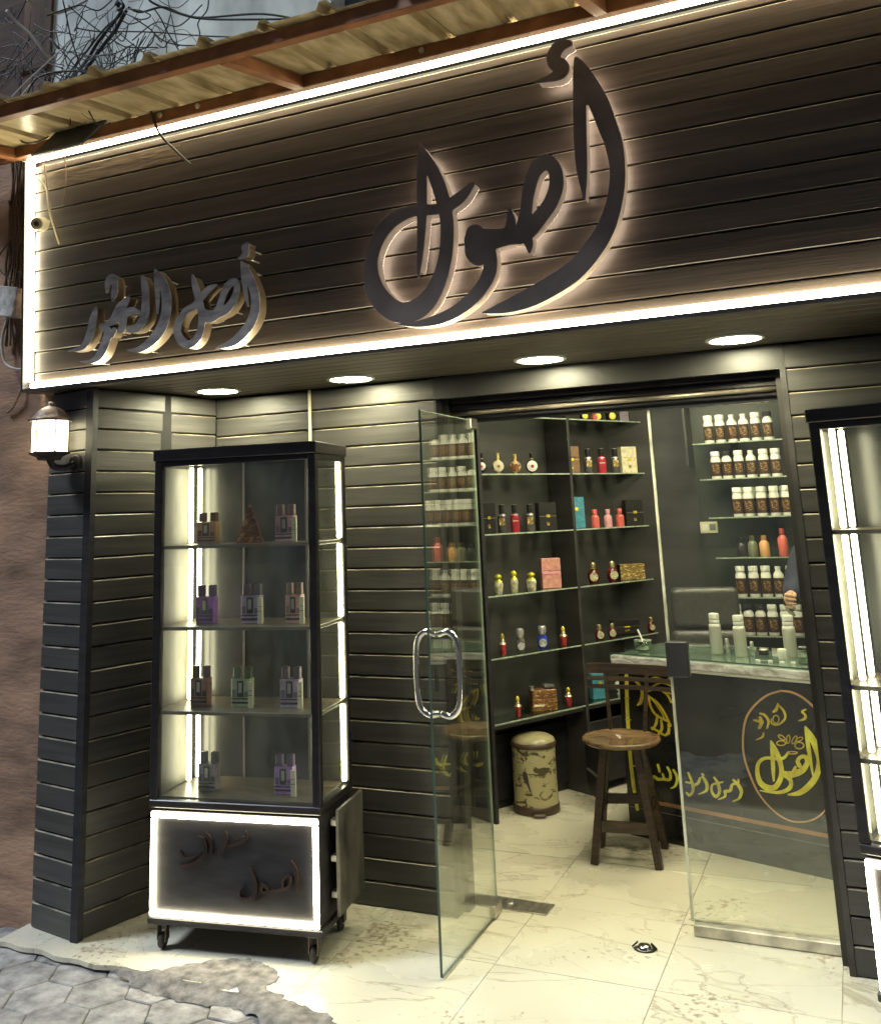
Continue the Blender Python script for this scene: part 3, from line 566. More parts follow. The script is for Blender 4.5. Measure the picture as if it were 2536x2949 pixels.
# dusty cable bundle on the neighbour wall
random.seed(3)
for k in range(16):
    x = -3.735+0.0085*k; pts = [(x+random.uniform(-.02, .02), 3.425+random.uniform(-.01, .012), 3.53-0.14*i) for i in range(random.choice((5, 6, 7, 8)))]
    tag(MB().tube(spline(pts, 5), random.choice((0.004, 0.006)), 6).build('cable', M_BROWNC), 'dusty brown cable running down the wall left of the sign', 'cable', 'dusty cables down the brown wall')
for k in range(3):
    a = random.uniform(-3.74, -3.62); tag(MB().tube(spline([(a, 3.41, 3.30), (a+.05, 3.40, 3.12), (a-.05, 3.40, 2.98), (a+.06, 3.41, 2.86)], 6), 0.004, 6).build('cable', M_BROWNC), 'loose dusty cable looped across the cable bundle', 'cable', 'loose loops over the cable bundle')
tag(MB().tube(spline([(-3.70, 3.42, 2.70), (-3.725, 3.41, 2.58), (-3.70, 3.41, 2.47), (-3.64, 3.41, 2.43), (-3.58, 3.43, 2.42)], 6), 0.007, 6).build('cable', M_GREYC), 'pale cable looping out below the white junction box', 'cable')
tag(MB().tube(spline([(-3.60, 3.44, 2.36), (-3.615, 3.43, 2.30), (-3.66, 3.435, 2.24), (-3.70, 3.44, 2.22)], 6), 0.006, 6).build('cable', M_BROWNC), 'frayed brown cable end poking from the wall under the sign', 'cable')
jb = thing('junction_box', 'small white junction box tilted among the dusty cables', 'junction box', (-3.655, 3.44, 2.76))
b_ = MB().bbox(-0.065, 0.06, -0.07, 0.0, -0.075, 0.07, 0.008).build('box', mat('dirty white plastic', (0.55, 0.55, 0.52), 0.5, var=0.4, scale=(20, 20, 20)), jb); b_.rotation_euler = (0, 0.2, 0)
b2 = MB().bbox(-0.067, 0.062, -0.082, -0.071, -0.077, 0.072, 0.004).build('lid', mat('dirty white plastic', (0.5,)*3), jb); b2.rotation_euler = (0, 0.2, 0)
cm = thing('security_camera', 'small cream bullet security camera at the left end of the sign', 'camera', (-3.40, 3.345, 3.10))
hb = MB().lathe([(0.030, 0), (0.034, 0.012), (0.034, 0.10), (0.028, 0.115)], 20).build('housing', M_CREAM, cm)
ln = MB().lathe([(0.027, 0.0), (0.027, 0.004), (0.024, 0.006)], 20).build('lens_ring', mat('tan lens ring', (0.35, 0.28, 0.18), 0.3), cm); ln2 = MB().lathe([(0.013, 0), (0.011, 0.004), (0.004, 0.007)], 16).build('lens', M_BACK, cm)
q = Vector((0.50, -0.82, -0.28)).to_track_quat('Z', 'Y'); 
hb.matrix_local = Matrix.Translation((0, -0.02, 0)) @ q.to_matrix().to_4x4(); off = q @ Vector((0, 0, 0.1155))
for o_, e in ((ln, 0), (ln2, 0.005)): o_.matrix_local = Matrix.Translation(Vector((0, -0.02, 0))+off+(q @ Vector((0, 0, e)))) @ q.to_matrix().to_4x4()
MB().tube([(0, -0.03, 0), (0.0, 0.012, 0.02)], 0.012, 8).build('bracket', M_CREAM, cm)
# --- wall lantern
lt = thing('wall_lantern', 'lit six sided wall lantern with domed cap on the plank pillar', 'lantern', (-3.262, 3.285, 1.995)); lt.scale = (0.9, 0.9, 0.93)
MB().lathe([(0.104, 0.150), (0.110, 0.156), (0.092, 0.166), (0.078, 0.185), (0.060, 0.205), (0.035, 0.220), (0.018, 0.226), (0.020, 0.236), (0.012, 0.246), (0.003, 0.248)], 24).build('cap', mat('aged bronze', (0.16, 0.12, 0.11), 0.42, metal=0.5, var=0.3, scale=(30, 30, 30)), lt)
for k in range(6):
    a0, a1 = PI/3*k+PI/6, PI/3*(k+1)+PI/6; rr = 0.090; p, q2 = Vector((rr*math.cos(a0), rr*math.sin(a0), 0)), Vector((rr*math.cos(a1), rr*math.sin(a1), 0)); d = (q2-p).normalized()*0.005; p2, q3 = p+d, q2-d; nn = Vector((d.y, -d.x, 0)).normalized()*-0.004
    MB().add([p2, q3, q3+Vector((0, 0, .148)), p2+Vector((0, 0, .148)), p2+nn, q3+nn, q3+nn+Vector((0, 0, .148)), p2+nn+Vector((0, 0, .148))], [(0, 1, 2, 3), (7, 6, 5, 4), (0, 4, 5, 1), (2, 6, 7, 3), (1, 5, 6, 2), (0, 3, 7, 4)]).build('pane', M_LANT, lt)
    MB().tube([p, p+Vector((0, 0, 0.150))], 0.0035, 6).build('bar', mat('aged bronze', (0,)*3), lt)
MB().lathe([(0.055, -0.035), (0.065, -0.02), (0.098, -0.006), (0.104, 0.0), (0.098, 0.003)], 6, ang0=PI/6, smooth=False).build('base', mat('black iron', (0.02, 0.017, 0.016), 0.5), lt)
MB().tube(spline([(0, 0, -0.03), (0.012, 0.02, -0.065), (0.05, 0.06, -0.072), (0.075, 0.095, -0.05)], 6), 0.016, 10).build('arm', mat('black iron', (0,)*3), lt)
bk = MB().lathe([(0.045, 0), (0.045, 0.01), (0.035, 0.016)], 16).build('back_plate', mat('black iron', (0,)*3), lt); bk.matrix_local = Matrix.Translation((0.075, 0.112, -0.05)) @ Matrix.Rotation(PI/2, 4, 'X')

# ================================================================== SIGN LETTERING
HBIG = [0.000757829, -9.77885e-05, -1.85509, 0.000147789, -0.000743945, 3.83593, 0.000106439, 4.35715e-05]
HSMALL = [0.000772611, -9.90718e-05, -3.59721, 0.000151333, -0.000758335, 3.18976, 0.000109259, 4.4452e-05]
ALIF = [[(1352, 292, 4), (1385, 345, 22), (1422, 430, 42), (1468, 530, 52), (1510, 640, 50), (1545, 740, 46), (1563, 860, 40), (1560, 960, 40), (1540, 1070, 42), (1500, 1180, 46), (1430, 1290, 50), (1340, 1390, 52), (1230, 1465, 52), (1110, 1530, 48), (1000, 1572, 34), (930, 1592, 18), (872, 1606, 4)],
        [(1345, 296, 3), (1358, 380, 22), (1366, 460, 30), (1370, 560, 33), (1372, 700, 33), (1378, 830, 30), (1386, 930, 20), (1395, 1030, 3)], [(1370, 400, 30), (1410, 480, 40), (1420, 500, 40)]]
BODY = [[(1080, 1180, 40), (1095, 1080, 30), (1108, 980, 32), (1138, 880, 36), (1195, 832, 40), (1240, 868, 36), (1250, 950, 36), (1220, 1040, 36), (1170, 1110, 38), (1110, 1180, 42), (1060, 1210, 44)],
        [(1060, 1210, 42), (1000, 1215, 44), (940, 1225, 50), (870, 1235, 62), (840, 1235, 62)], [(1010, 1200, 34), (1018, 1130, 22), (1010, 1072, 8)], [(1090, 1200, 30), (1108, 1250, 22), (1112, 1300, 4)],
        [(835, 1200, 48), (830, 1290, 48), (850, 1320, 44)], [(890, 1270, 44), (912, 1330, 34), (905, 1400, 34), (870, 1470, 33), (810, 1540, 33), (730, 1600, 30), (640, 1640, 26), (540, 1663, 16), (440, 1664, 4)]]
LAM = [[(700, 1062, 26), (620, 1075, 27), (530, 1080, 28), (460, 1102, 31), (390, 1150, 33), (330, 1235, 33), (300, 1340, 33), (305, 1440, 42), (345, 1530, 52), (420, 1595, 54), (500, 1600, 52), (580, 1550, 48), (640, 1455, 38), (678, 1330, 34), (690, 1200, 33), (682, 1090, 34), (652, 970, 36), (612, 870, 32), (575, 795, 20), (547, 733, 3)],
       [(546, 735, 3), (556, 830, 20), (560, 940, 25), (560, 1100, 24), (554, 1250, 18), (546, 1360, 11), (541, 1428, 3)], [(640, 1072, 26), (700, 1052, 30), (760, 1010, 28), (800, 968, 18), (824, 942, 9)]]
HAMZA = [[(1318, 222, 16), (1270, 235, 30), (1240, 275, 34), (1240, 320, 38), (1275, 345, 42), (1262, 380, 30), (1205, 405, 16), (1135, 424, 3)]]
bs = thing('backlit_lettering', 'large black Arabic calligraphy letters with glowing edges on the sign', 'sign lettering')
random.seed(1)
for nm, st, dy in (('alif', ALIF, 0.0), ('middle_letters', BODY, 0.0006), ('lam', LAM, 0.0012), ('hamza', HAMZA, 0.0018)):
    yb = 3.330-0.0015+dy
    fc = glyph('letter', st, HBIG, 6.0, 3.262+dy, 3.268+dy, M_SIGNFACE, bs)
    glyph('letter_return', st, HBIG, 7.0, 3.2688+dy, 3.322+dy, M_ACRYL, fc, level=-4.0); bd = glyph('led_backing', st, HBIG, 6.0, 3.3226+dy, 3.326+dy, M_HALO, fc, level=-6.0)
    for p in (st[0][2], st[0][-3]):
        u, v = hom(HBIG, p[0], p[1]); MB().tube([(u, 3.277, v), (u, 3.361, v)], 0.005, 6).build('standoff', M_ALU, fc)
ss = thing('small_lettering', 'small smoked mirror Arabic calligraphy letters standing off the sign', 'sign lettering')
SM = {'hamza': [[(1412, 205, 12), (1398, 225, 20), (1405, 250, 19), (1385, 275, 13), (1358, 289, 3)]],
      'alif': [[(1375, 298, 3), (1402, 350, 20), (1436, 430, 24), (1457, 520, 25), (1448, 610, 26), (1405, 690, 26), (1330, 762, 22), (1230, 798, 5)], [(1378, 305, 6), (1390, 400, 13), (1402, 480, 12), (1415, 560, 5)]],
      'middle_letters': [[(1150, 585, 22), (1180, 615, 36), (1235, 600, 26), (1262, 530, 18), (1290, 455, 20), (1335, 415, 19), (1352, 455, 16), (1330, 525, 20), (1290, 575, 24), (1240, 600, 26)],
              [(1150, 500, 16), (1110, 555, 18), (1060, 585, 18), (1022, 645, 19), (1012, 705, 22), (1040, 760, 25), (1082, 775, 23), (1125, 740, 20), (1148, 670, 19), (1150, 600, 19), (1135, 520, 20), (1112, 440, 17), (1098, 380, 5)], [(1130, 530, 18), (1170, 480, 18), (1205, 450, 15), (1237, 434, 5)]],
      'second_alif': [[(882, 345, 4), (912, 400, 22), (945, 480, 27), (948, 580, 27), (925, 670, 28), (870, 750, 26), (800, 802, 18), (725, 810, 4)], [(884, 350, 6), (893, 430, 13), (900, 520, 12), (897, 600, 5)]],
      'lam_ta': [[(812, 390, 9), (826, 450, 20), (830, 540, 22), (822, 620, 24), (785, 678, 22), (740, 690, 20)], [(790, 600, 14), (750, 582, 20), (712, 605, 20), (700, 660, 20), (690, 695, 18)], [(730, 512, 12), (690, 565, 28), (650, 635, 24), (600, 665, 12)]],
      'dot_stroke': [[(608, 478, 7), (618, 415, 19), (645, 395, 20), (655, 440, 17), (650, 490, 17), (642, 525, 8)]],
      'ra': [[(545, 568, 10), (528, 640, 21), (510, 720, 21), (470, 790, 15), (385, 815, 3)]],
      'waw': [[(580, 672, 18), (615, 700, 22), (600, 760, 23), (570, 830, 22), (520, 872, 13), (455, 874, 3)], [(650, 690, 14), (640, 735, 5)]]}
for i, (nm, st) in enumerate(SM.items()):
    dy = 0.0006*i
    fc = glyph('letter', st, HSMALL, 6.0, 3.238+dy, 3.242+dy, M_MIRROR, ss)
    glyph('letter_body', st, HSMALL, 8.0, 3.2425+dy, 3.292+dy, M_SMBODY, fc, level=-3.0)
    xs = [p for s in st for p in s]
    for p in (st[0][1], st[0][-2]):
        u, v = hom(HSMALL, p[0], p[1]); MB().tube([(u, 3.29, v), (u, 3.361, v)], 0.004, 6).build('standoff', M_ALU, fc)

# ================================================================== GLASS DOOR AND FIXED PANE
gd = thing('glass_door', 'frameless clear glass door leaf standing open towards the street', 'door', (-1.568, 4.18, 0))
MB().box(-0.0045, 0.0045, -0.60, -0.0, 0.012, 2.078).build('pane', M_GLASS, gd)
MB().box(-0.0046, 0.0046, -0.6035, -0.6005, 0.012, 2.078).build('front_edge', M_EDGED, gd)
MB().box(-0.0046, 0.0046, -0.60, -0.0, 2.0785, 2.081).build('upper_edge', M_EDGE, gd)
MB().box(-0.0046, 0.0046, -0.60, 0.0, 0.008, 0.0115).build('lower_edge', M_EDGED, gd)
MB().box(-0.0046, 0.0046, 0.0005, 0.003, 0.012, 2.078).build('hinge_edge', M_EDGE, gd)
for z0, z1 in ((0.006, 0.055), (2.04, 2.09)): MB().bbox(-0.013, 0.013, -0.05, 0.035, z0, z1, 0.004).build('patch_fitting', M_PLATE, gd)
hx = gd
for s in (-1, 1):
    pts = [(s*0.006, -0.52, 1.195), (s*0.05, -0.52, 1.205), (s*0.085, -0.52, 1.165), (s*0.092, -0.52, 1.05), (s*0.085, -0.52, 0.935), (s*0.05, -0.52, 0.893), (s*0.006, -0.52, 0.900)]
    MB().tube(spline(pts, 6), 0.0125, 12).build('handle', M_CHROME, gd)
MB().bbox(-0.012, -0.005, -0.53, -0.50, 0.98, 1.07, 0.002).build('lock', M_BACK, gd)
fp = thing('floor_spring_plate', 'worn steel floor spring plate under the open glass door', 'floor plate', (-1.555, 4.31, 0), math.radians(-2))
MB().bbox(-0.19, 0.185, -0.058, 0.058, 0.0005, 0.006, 0.0015).build('cover', M_PLATE, fp)
MB().lathe([(0.02, 0.006), (0.02, 0.010), (0.014, 0.012)], 16, c=(0.0, 0, 0)).build('spindle', M_ALU, fp)
gp = thing('fixed_glass_panel', 'fixed glass pane with pale edge strip beside the doorway', 'glass panel', (-0.50, 4.28, 0))
MB().box(-0.272, 0.285, -0.005, 0.005, 0.045, 2.072).build('pane', M_GLASS, gp)
MB().box(-0.283, -0.2725, -0.0075, 0.0075, 0.045, 2.072).build('edge_strip', mat('pale polished glass edge', (0.55, 0.55, 0.44), 0.3, var=0.3, scale=(10, 10, 9)), gp)
MB().box(0.262, 0.277, -0.0095, -0.0055, 0.045, 2.072).build('edge_strip', mat('hazy seal strip', (0.33, 0.33, 0.28), 0.4, var=0.3, scale=(10, 10, 5)), gp)
MB().bbox(-0.272, 0.285, -0.035, 0.03, 0.001, 0.044, 0.004).build('floor_rail', mat('worn pale rail', (0.52, 0.48, 0.38), 0.4, metal=0.3, var=0.3, scale=(12, 12, 12)), gp)
MB().box(-0.283, 0.285, -0.008, 0.008, 2.0725, 2.0845).build('upper_rail', M_ALU, gp)
MB().bbox(-0.290, -0.200, -0.022, 0.022, 0.965, 1.105, 0.003).build('lock_box', mat('grey black lock case', (0.06, 0.06, 0.07), 0.35, metal=0.5), gp)
for z in (1.96, 1.40): MB().bbox(0.27, 0.295, -0.016, -0.0096, z, z+0.014, 0.001).build('clip', M_CREAM, gp)
ds = thing('door_stop', 'small dark metal hook door stop on the marble floor', 'door stop', (-0.931, 4.07, 0.0))
MB().lathe([(0.028, 0.0005), (0.03, 0.006), (0.024, 0.014), (0.020, 0.018), (0.006, 0.019)], 18).build('base', M_CHROME, ds)
MB().lathe([(0.040, 0.0003), (0.042, 0.003), (0.034, 0.006), (0.031, 0.0062)], 20, sy=0.8).build('rubber_ring', M_RUBBER, ds)
MB().quadbar((-0.046, 0.004, 0.005), (-0.026, 0.0, 0.024), 0.012, 0.006).build('hook', M_BACK, ds); MB().quadbar((0.046, 0.004, 0.005), (0.026, 0.0, 0.024), 0.012, 0.006).build('hook', M_BACK, ds)

# ================================================================== DISPLAY CABINETS
def cabinet(loc, rz, label, rows=(1.57, 1.235, 0.90), W=0.750, D=0.375, H=1.982, tubes=None):
    t = thing('display_cabinet', label, 'display cabinet', loc, rz, 'glass display cabinets outside the shop')
    p = 0.036
    MB().bbox(0, W, 0, D, 0.10, 0.125, 0.003).build('bottom_board', M_BLACKM, t)
    MB().bbox(0.012, W-0.012, 0.016, D-0.01, 0.126, 0.53, 0.003).build('base_box', M_BLACKM, t)
    MB().bbox(0.012, W-0.012, 0.006, 0.0155, 0.126, 0.522, 0.002).build('front_board', M_BLACKM, t)
    MB().bbox(0, W, 0, D, 0.5305, 0.560, 0.003).build('ledge', M_BLACK, t)
    MB().box(p, W-p, p, D-0.02, 0.5605, 0.566).build('floor_board', M_SHELFW, t)
    for x in (0, W-p):
        MB().bbox(x, x+p, 0, p, 0.5605, H-0.05, 0.004).build('post', M_BLACK, t)
        MB().bbox(x, x+p, D-p, D, 0.5605, H-0.05, 0.004).build('post', M_BLACK, t)
    MB().bbox(-0.006, W+0.006, -0.006, D+0.006, H-0.0495, H, 0.004).build('crown_board', M_BLACK, t)
    MB().bbox(p, W-p, 0.004, 0.02, H-0.075, H-0.0497, 0.003).build('top_rail', M_BLACK, t)
    MB().box(W-0.014, W-0.002, p, D-p, H-0.075, H-0.0497).build('top_rail', M_BLACK, t)
    MB().box(p, W-p, D-0.019, D-0.012, 0.5665, H-0.0499).build('back_panel', mat('dark cabinet back', (0.035, 0.035, 0.032), 0.22, var=0.5, scale=(6, 6, 3), noise_rough=0.08), t)
    for x in (0.253, 0.562): MB().box(x, x+0.009, D-0.026, D-0.0195, 0.5665, H-0.05).build('stile', mat('grey stile', (0.26, 0.25, 0.22), 0.4), t)
    MB().box(p, W-p, 0.009, 0.0125, 0.563, H-0.0755).build('front_pane', M_CGLASS, t)
    MB().box(W-0.012, W-0.009, p, D-p, 0.563, H-0.0755).build('side_pane', M_CGLASS, t)
    MB().box(0.009, 0.012, p, D-p, 0.563, H-0.0755).build('side_pane', mat('lit dusty side panel', (0.15, 0.145, 0.12), 0.5, var=0.3, scale=(8, 8, 3), bump=0.2), t)
    zs = [0.567]+list(reversed(rows))+[H-0.05]
    for z in rows:
        MB().bbox(0.014, W-0.014, 0.02, D-0.027, z-0.015, z, 0.002).build('shelf', M_SHELFW, t)
    for a, b in zip(zs[:-1], zs[1:]):
        for (x, y) in tubes or ((0.046, D-0.128), (0.052, D-0.058), (W-0.020, D-0.045)):  # second left tube is added, a glowing stand-in for the first one's reflection
            MB().bbox(x-0.010, x+0.010, y-0.006, y+0.006, a+0.004, b-0.02, 0.004).build('led_tube_and_reflection', M_TUBE, t)
    # glowing frame round the base front
    for bx in ((0.012, W-0.012, 0.495, 0.517), (0.012, W-0.012, 0.131, 0.153)): MB().bbox(bx[0], bx[1], -0.006, 0.0055, bx[2], bx[3], 0.004).build('led_strip', M_LED, t)
    for bx in ((0.012, 0.034, 0.154, 0.494), (W-0.034, W-0.012, 0.154, 0.494)): MB().bbox(bx[0], bx[1], -0.006, 0.0055, bx[2], bx[3], 0.004).build('led_strip', M_LED, t)
    # side access board standing slightly off
    MB().add([(W+0.001, 0.06, 0.135), (W+0.045, 0.06, 0.135), (W+0.045, D+0.01, 0.135), (W+0.03, D+0.01, 0.135), (W+0.001, 0.06, 0.10)], []).v
    MB().bbox(W+0.022, W+0.038, 0.10, D+0.02, 0.14, 0.525, 0.003).build('side_door', mat('worn dark side board', (0.055, 0.050, 0.042), 0.4, var=0.6, scale=(9, 9, 6), bump=0.2), t)
    for z in (0.20, 0.33, 0.46): MB().bbox(W-0.006, W+0.0215, 0.115, 0.15, z, z+0.025, 0.003).build('hinge', M_ALU, t)
    for (x, y) in ((0.05, 0.04), (W-0.05, 0.04), (0.05, D-0.04), (W-0.05, D-0.04)):
        fk = MB().box(x-0.028, x+0.028, y-0.024, y+0.024, 0.092, 0.0995).box(x-0.020, x-0.016, y-0.014, y+0.016, 0.035, 0.0925).box(x+0.016, x+0.020, y-0.014, y+0.016, 0.035, 0.0925).build('caster', mat('worn caster fork', (0.12, 0.095, 0.07), 0.4, metal=0.6), t)
        wh = MB().lathe([(0.018, -0.011), (0.028, -0.009), (0.030, 0), (0.028, 0.009), (0.018, 0.011)], 18).build('wheel', M_RUBBER, fk); wh.matrix_local = Matrix.Translation((x, y, 0.031)) @ Matrix.Rotation(PI/2, 4, 'Y')
        hb_ = MB().lathe([(0.008, -0.0145), (0.008, 0.0145)], 10).build('hub', M_ALU, fk); hb_.matrix_local = Matrix.Translation((x, y, 0.031)) @ Matrix.Rotation(PI/2, 4, 'Y')
    return t
cabA = cabinet((-2.768, 3.404, 0), math.atan2(0.109, 0.72), 'tall black display cabinet on wheels with perfume boxes, beside the pillar')
HCAB = [0.000632049, 1.03533e-05, -0.0505675, 4.80244e-05, -0.000504806, 0.628086, 4.13618e-05, 2.73172e-05]
CABW = {'upper_word': [[(495, 378, 8), (530, 440, 12), (540, 535, 6)], [(450, 410, 8), (488, 440, 11), (493, 520, 12), (430, 588, 13), (335, 622, 10), (305, 603, 5)], [(308, 512, 7), (345, 570, 9), (400, 560, 6), (460, 528, 4)],
                       [(640, 380, 9), (643, 450, 10), (612, 512, 12), (595, 530, 8)], [(788, 370, 7), (790, 420, 11), (735, 452, 12), (660, 478, 7)], [(720, 430, 8), (760, 412, 8), (788, 415, 8)]],
        'lower_word': [[(820, 640, 9), (850, 710, 12), (860, 810, 13), (810, 862, 13), (745, 852, 11), (745, 800, 7), (778, 762, 5)], [(850, 885, 4), (920, 845, 9), (955, 805, 9), (915, 755, 12), (905, 810, 10), (960, 810, 10), (1040, 800, 11), (1100, 775, 11), (1122, 715, 12), (1090, 695, 9), (1060, 730, 9), (1062, 780, 8)], [(1120, 585, 5), (1155, 650, 11), (1162, 730, 11), (1158, 800, 5)]]}
cl = cabA
for i, (nm, st) in enumerate(CABW.items()):
    glyph('lettering', st, HCAB, 4.0, -0.004, 0.0055, M_BRONZE, cabA)
cabB = cabinet((-0.118, 3.70, 0), math.radians(-14), 'tall black display cabinet to the right of the fixed glass panel', rows=(1.56, 1.05, 0.82), tubes=((0.050, 0.10), (0.055, 0.20), (0.73, 0.33)))
lg = MB().tube([(0.06+0.04*math.cos(a), 0.18, 0.035*math.sin(a)) for a in [2*PI*k/16 for k in range(16)]], 0.012, 8, closed=True)

# products in the left cabinet
def orient(t, s, d, z): # local cabinet coords -> world
    return cabA.matrix_world @ Vector((s, d, z)) if False else (Matrix.Translation(Vector((-2.768, 3.404, 0))) @ Matrix.Rotation(math.atan2(0.109, 0.72), 4, 'Z')) @ Vector((s, d, z))
def perfume_set(s, w_, h_, z, col, lab, side=None, dim=1.0):
    t = thing('perfume_box', lab, 'perfume box', orient(None, s, 0.125, z+0.0004), math.atan2(0.109, 0.72), 'perfume gift boxes in the display cabinet')
    cm_ = mat('carton %02x%02x%02x' % tuple(int(c*255) for c in col), col, 0.4, var=0.15, scale=(40, 40, 40)); dk = mat('carton window black', (0.02, 0.017, 0.02), 0.3); d2 = mat('carton band %02x%02x%02x' % tuple(int(c*255) for c in col), tuple(c*0.33 for c in col), 0.4)
    hb = h_*0.70; dp = 0.045
    MB().bbox(-w_/2, w_/2, 0, dp, 0, hb, 0.002).build('carton', cm_, t)
    MB().box(-w_*0.18, w_*0.16, -0.0022, -0.0004, hb*0.36, hb*0.93).build('window', dk, t)
    MB().box(-w_*0.47, w_*0.47, -0.0018, -0.0004, hb*0.12, hb*0.19).build('band', dk, t)
    MB().box(-w_*0.47, w_*0.47, -0.0018, -0.0004, hb*0.27, hb*0.31).build('band', dk, t)
    MB().box(-w_*0.45, -w_*0.25, -0.0018, -0.0004, hb*0.36, hb*0.62).build('print_block', d2, t); MB().box(w_*0.23, w_*0.45, -0.0018, -0.0004, hb*0.36, hb*0.55).build('print_block', d2, t)
    MB().bbox(-w_*0.10, w_*0.08, -0.004, -0.0023, hb*0.50, hb*0.86, 0.001).build('bottle', M_ALU, t)
    for sx in (-0.30, 0.32):
        MB().bbox(w_*(sx-0.17), w_*(sx+0.17), 0.010, 0.036, hb+0.0004, h_, 0.003).build('flap_tube', d2, t)
    if side:
        q = thing('sample_carton', lab.split(' box')[0].replace('perfume', '')+' narrow cream tester carton standing next to it' if False else side, 'carton', orient(None, s+w_*0.5+0.012, 0.10, z+0.0004), math.atan2(0.109, 0.72), 'narrow cream cartons in the display cabinet')
        MB().bbox(-0.009, 0.011, 0, 0.012, 0, hb*0.94, 0.001).build('carton', M_CREAM, q); MB().box(-0.008, 0.010, -0.0012, -0.0003, hb*0.45, hb*0.47).build('line', dk, q); MB().box(-0.008, 0.010, -0.0012, -0.0003, hb*0.62, hb*0.635).build('line', dk, q)
ORG, PNK, PUR, GPU, SAL, GRN, LGY, VIO = (0.85, 0.45, 0.24), (0.85, 0.40, 0.40), (0.50, 0.17, 0.80), (0.52, 0.40, 0.58), (0.85, 0.45, 0.36), (0.46, 0.56, 0.34), (0.45, 0.40, 0.45), (0.50, 0.28, 0.72)
perfume_set(0.185, 0.090, 0.135, 1.57, ORG, 'orange perfume box on the highest shelf by the light tubes')
perfume_set(0.555, 0.085, 0.157, 1.57, PNK, 'pink perfume box on the highest shelf of the display cabinet', 'cream tester carton beside the pink box on the highest shelf')
perfume_set(0.180, 0.085, 0.160, 1.235, PUR, 'bright purple perfume box on the second shelf by the light tubes')
perfume_set(0.395, 0.085, 0.164, 1.235, GPU, 'greyish purple perfume box in the middle of the second shelf', 'cream tester carton beside the greyish purple box in the middle')
perfume_set(0.592, 0.070, 0.164, 1.235, SAL, 'salmon perfume box at the post end of the second shelf', 'cream tester carton beside the salmon box, second shelf')
perfume_set(0.155, 0.080, 0.160, 0.90, (0.42, 0.20, 0.16), 'dull salmon perfume box on the third shelf by the light tubes', dim=0.5)
perfume_set(0.350, 0.085, 0.158, 0.90, GRN, 'olive green perfume box in the middle of the third shelf', 'cream tester carton beside the olive green box')
perfume_set(0.572, 0.085, 0.159, 0.90, GPU, 'greyish purple perfume box at the post end of the third shelf', 'cream tester carton beside the greyish purple box, third shelf')
perfume_set(0.195, 0.080, 0.150, 0.566, LGY, 'grey perfume box on the cabinet floor behind the reflection', dim=0.5)
perfume_set(0.540, 0.080, 0.150, 0.566, VIO, 'violet perfume box on the cabinet floor near the post', 'cream tester carton beside the violet box on the cabinet floor')
pyr = thing('pyramid_bottle', 'brown pyramid shaped perfume box on the highest cabinet shelf', 'perfume box', orient(None, 0.385, 0.15, 1.5704), 0.5)
M_PYR = label_mat('amber brick pattern', (0.16, 0.06, 0.02), (0.50, 0.24, 0.07), 200)
for k in range(6):
    a, b = 0.066*(1-k/6.6), 0.066*(1-(k+0.9)/6.6); z0, z1 = 0.155*k/6, 0.155*(k+0.92)/6
    MB().lathe([(a*1.2, z0), (b*1.2, z1)], 4, ang0=PI/4, smooth=False).build('tier', M_PYR, pyr)
MB().lathe([(0.012, 0.151), (0.002, 0.166)], 4, ang0=PI/4, smooth=False).build('tip', M_COPPER, pyr)
# ================================================================== SHELVING ON THE SLANTED LEFT WALL
ex = Vector((0.4711, 0.8821, 0)); SRZ = math.atan2(ex.y, ex.x); SB = Vector((-1.60, 5.99, 0))
SM4 = Matrix.Translation(SB) @ Matrix.Rotation(SRZ, 4, 'Z')      # local x along the shelf front, +y towards the wall
su = thing('shelving_unit', 'dark wall shelving with glass shelves behind the open glass door', 'shelving', SB, SRZ)
MB().box(-0.80, 0.80, 0.200, 0.215, 0.0, 2.60).build('back_panel', M_DARKWALL, su)
MB().box(-0.80, 0.80, 0.216, 0.26, 0.0, 2.60).build('batten', M_BACK, su)
for x in (-0.765, 0.0, 0.755): MB().bbox(x-0.012, x+0.012, 0.0, 0.199, 0.0, 2.60, 0.002).build('divider', M_BLACKM if x < -0.5 else M_DARKWALL, su)
MB().bbox(-0.751, -0.014, 0.176, 0.192, 0.05, 0.40, 0.003).build('base_door', M_BLACKM, su)
MB().bbox(0.014, 0.741, 0.004, 0.020, 0.05, 0.40, 0.003).build('base_door', M_BLACKM, su)
MB().box(-0.751, 0.741, 0.022, 0.1985, 0.470, 0.486).build('base_board', M_DARKWALL, su)
bd = MB().bbox(0, 0.30, -0.016, 0.0, 0.03, 0.36, 0.002).build('base_door', M_BLACKM, su, label='low cupboard door hanging open'); bd.location = (-0.03, -0.005, 0); bd.rotation_euler = (0, 0, math.radians(-120))
MB().bbox(0.05, 0.25, -0.030, -0.017, 0.16, 0.172, 0.002).build('handle', M_ALU, bd)
for z in (2.225, 1.88, 1.535, 1.19, 0.85, 0.505):
    for a, b in ((-0.751, -0.014), (0.014, 0.741)):
        if z == 0.505 and a > 0: pass
        MB().box(a, b, 0.003, 0.198, z-0.0075, z).build('shelf', M_SGLASS, su)
        MB().box(a, b, 0.0002, 0.0028, z-0.0075, z).build('shelf_edge', M_EDGE, su)

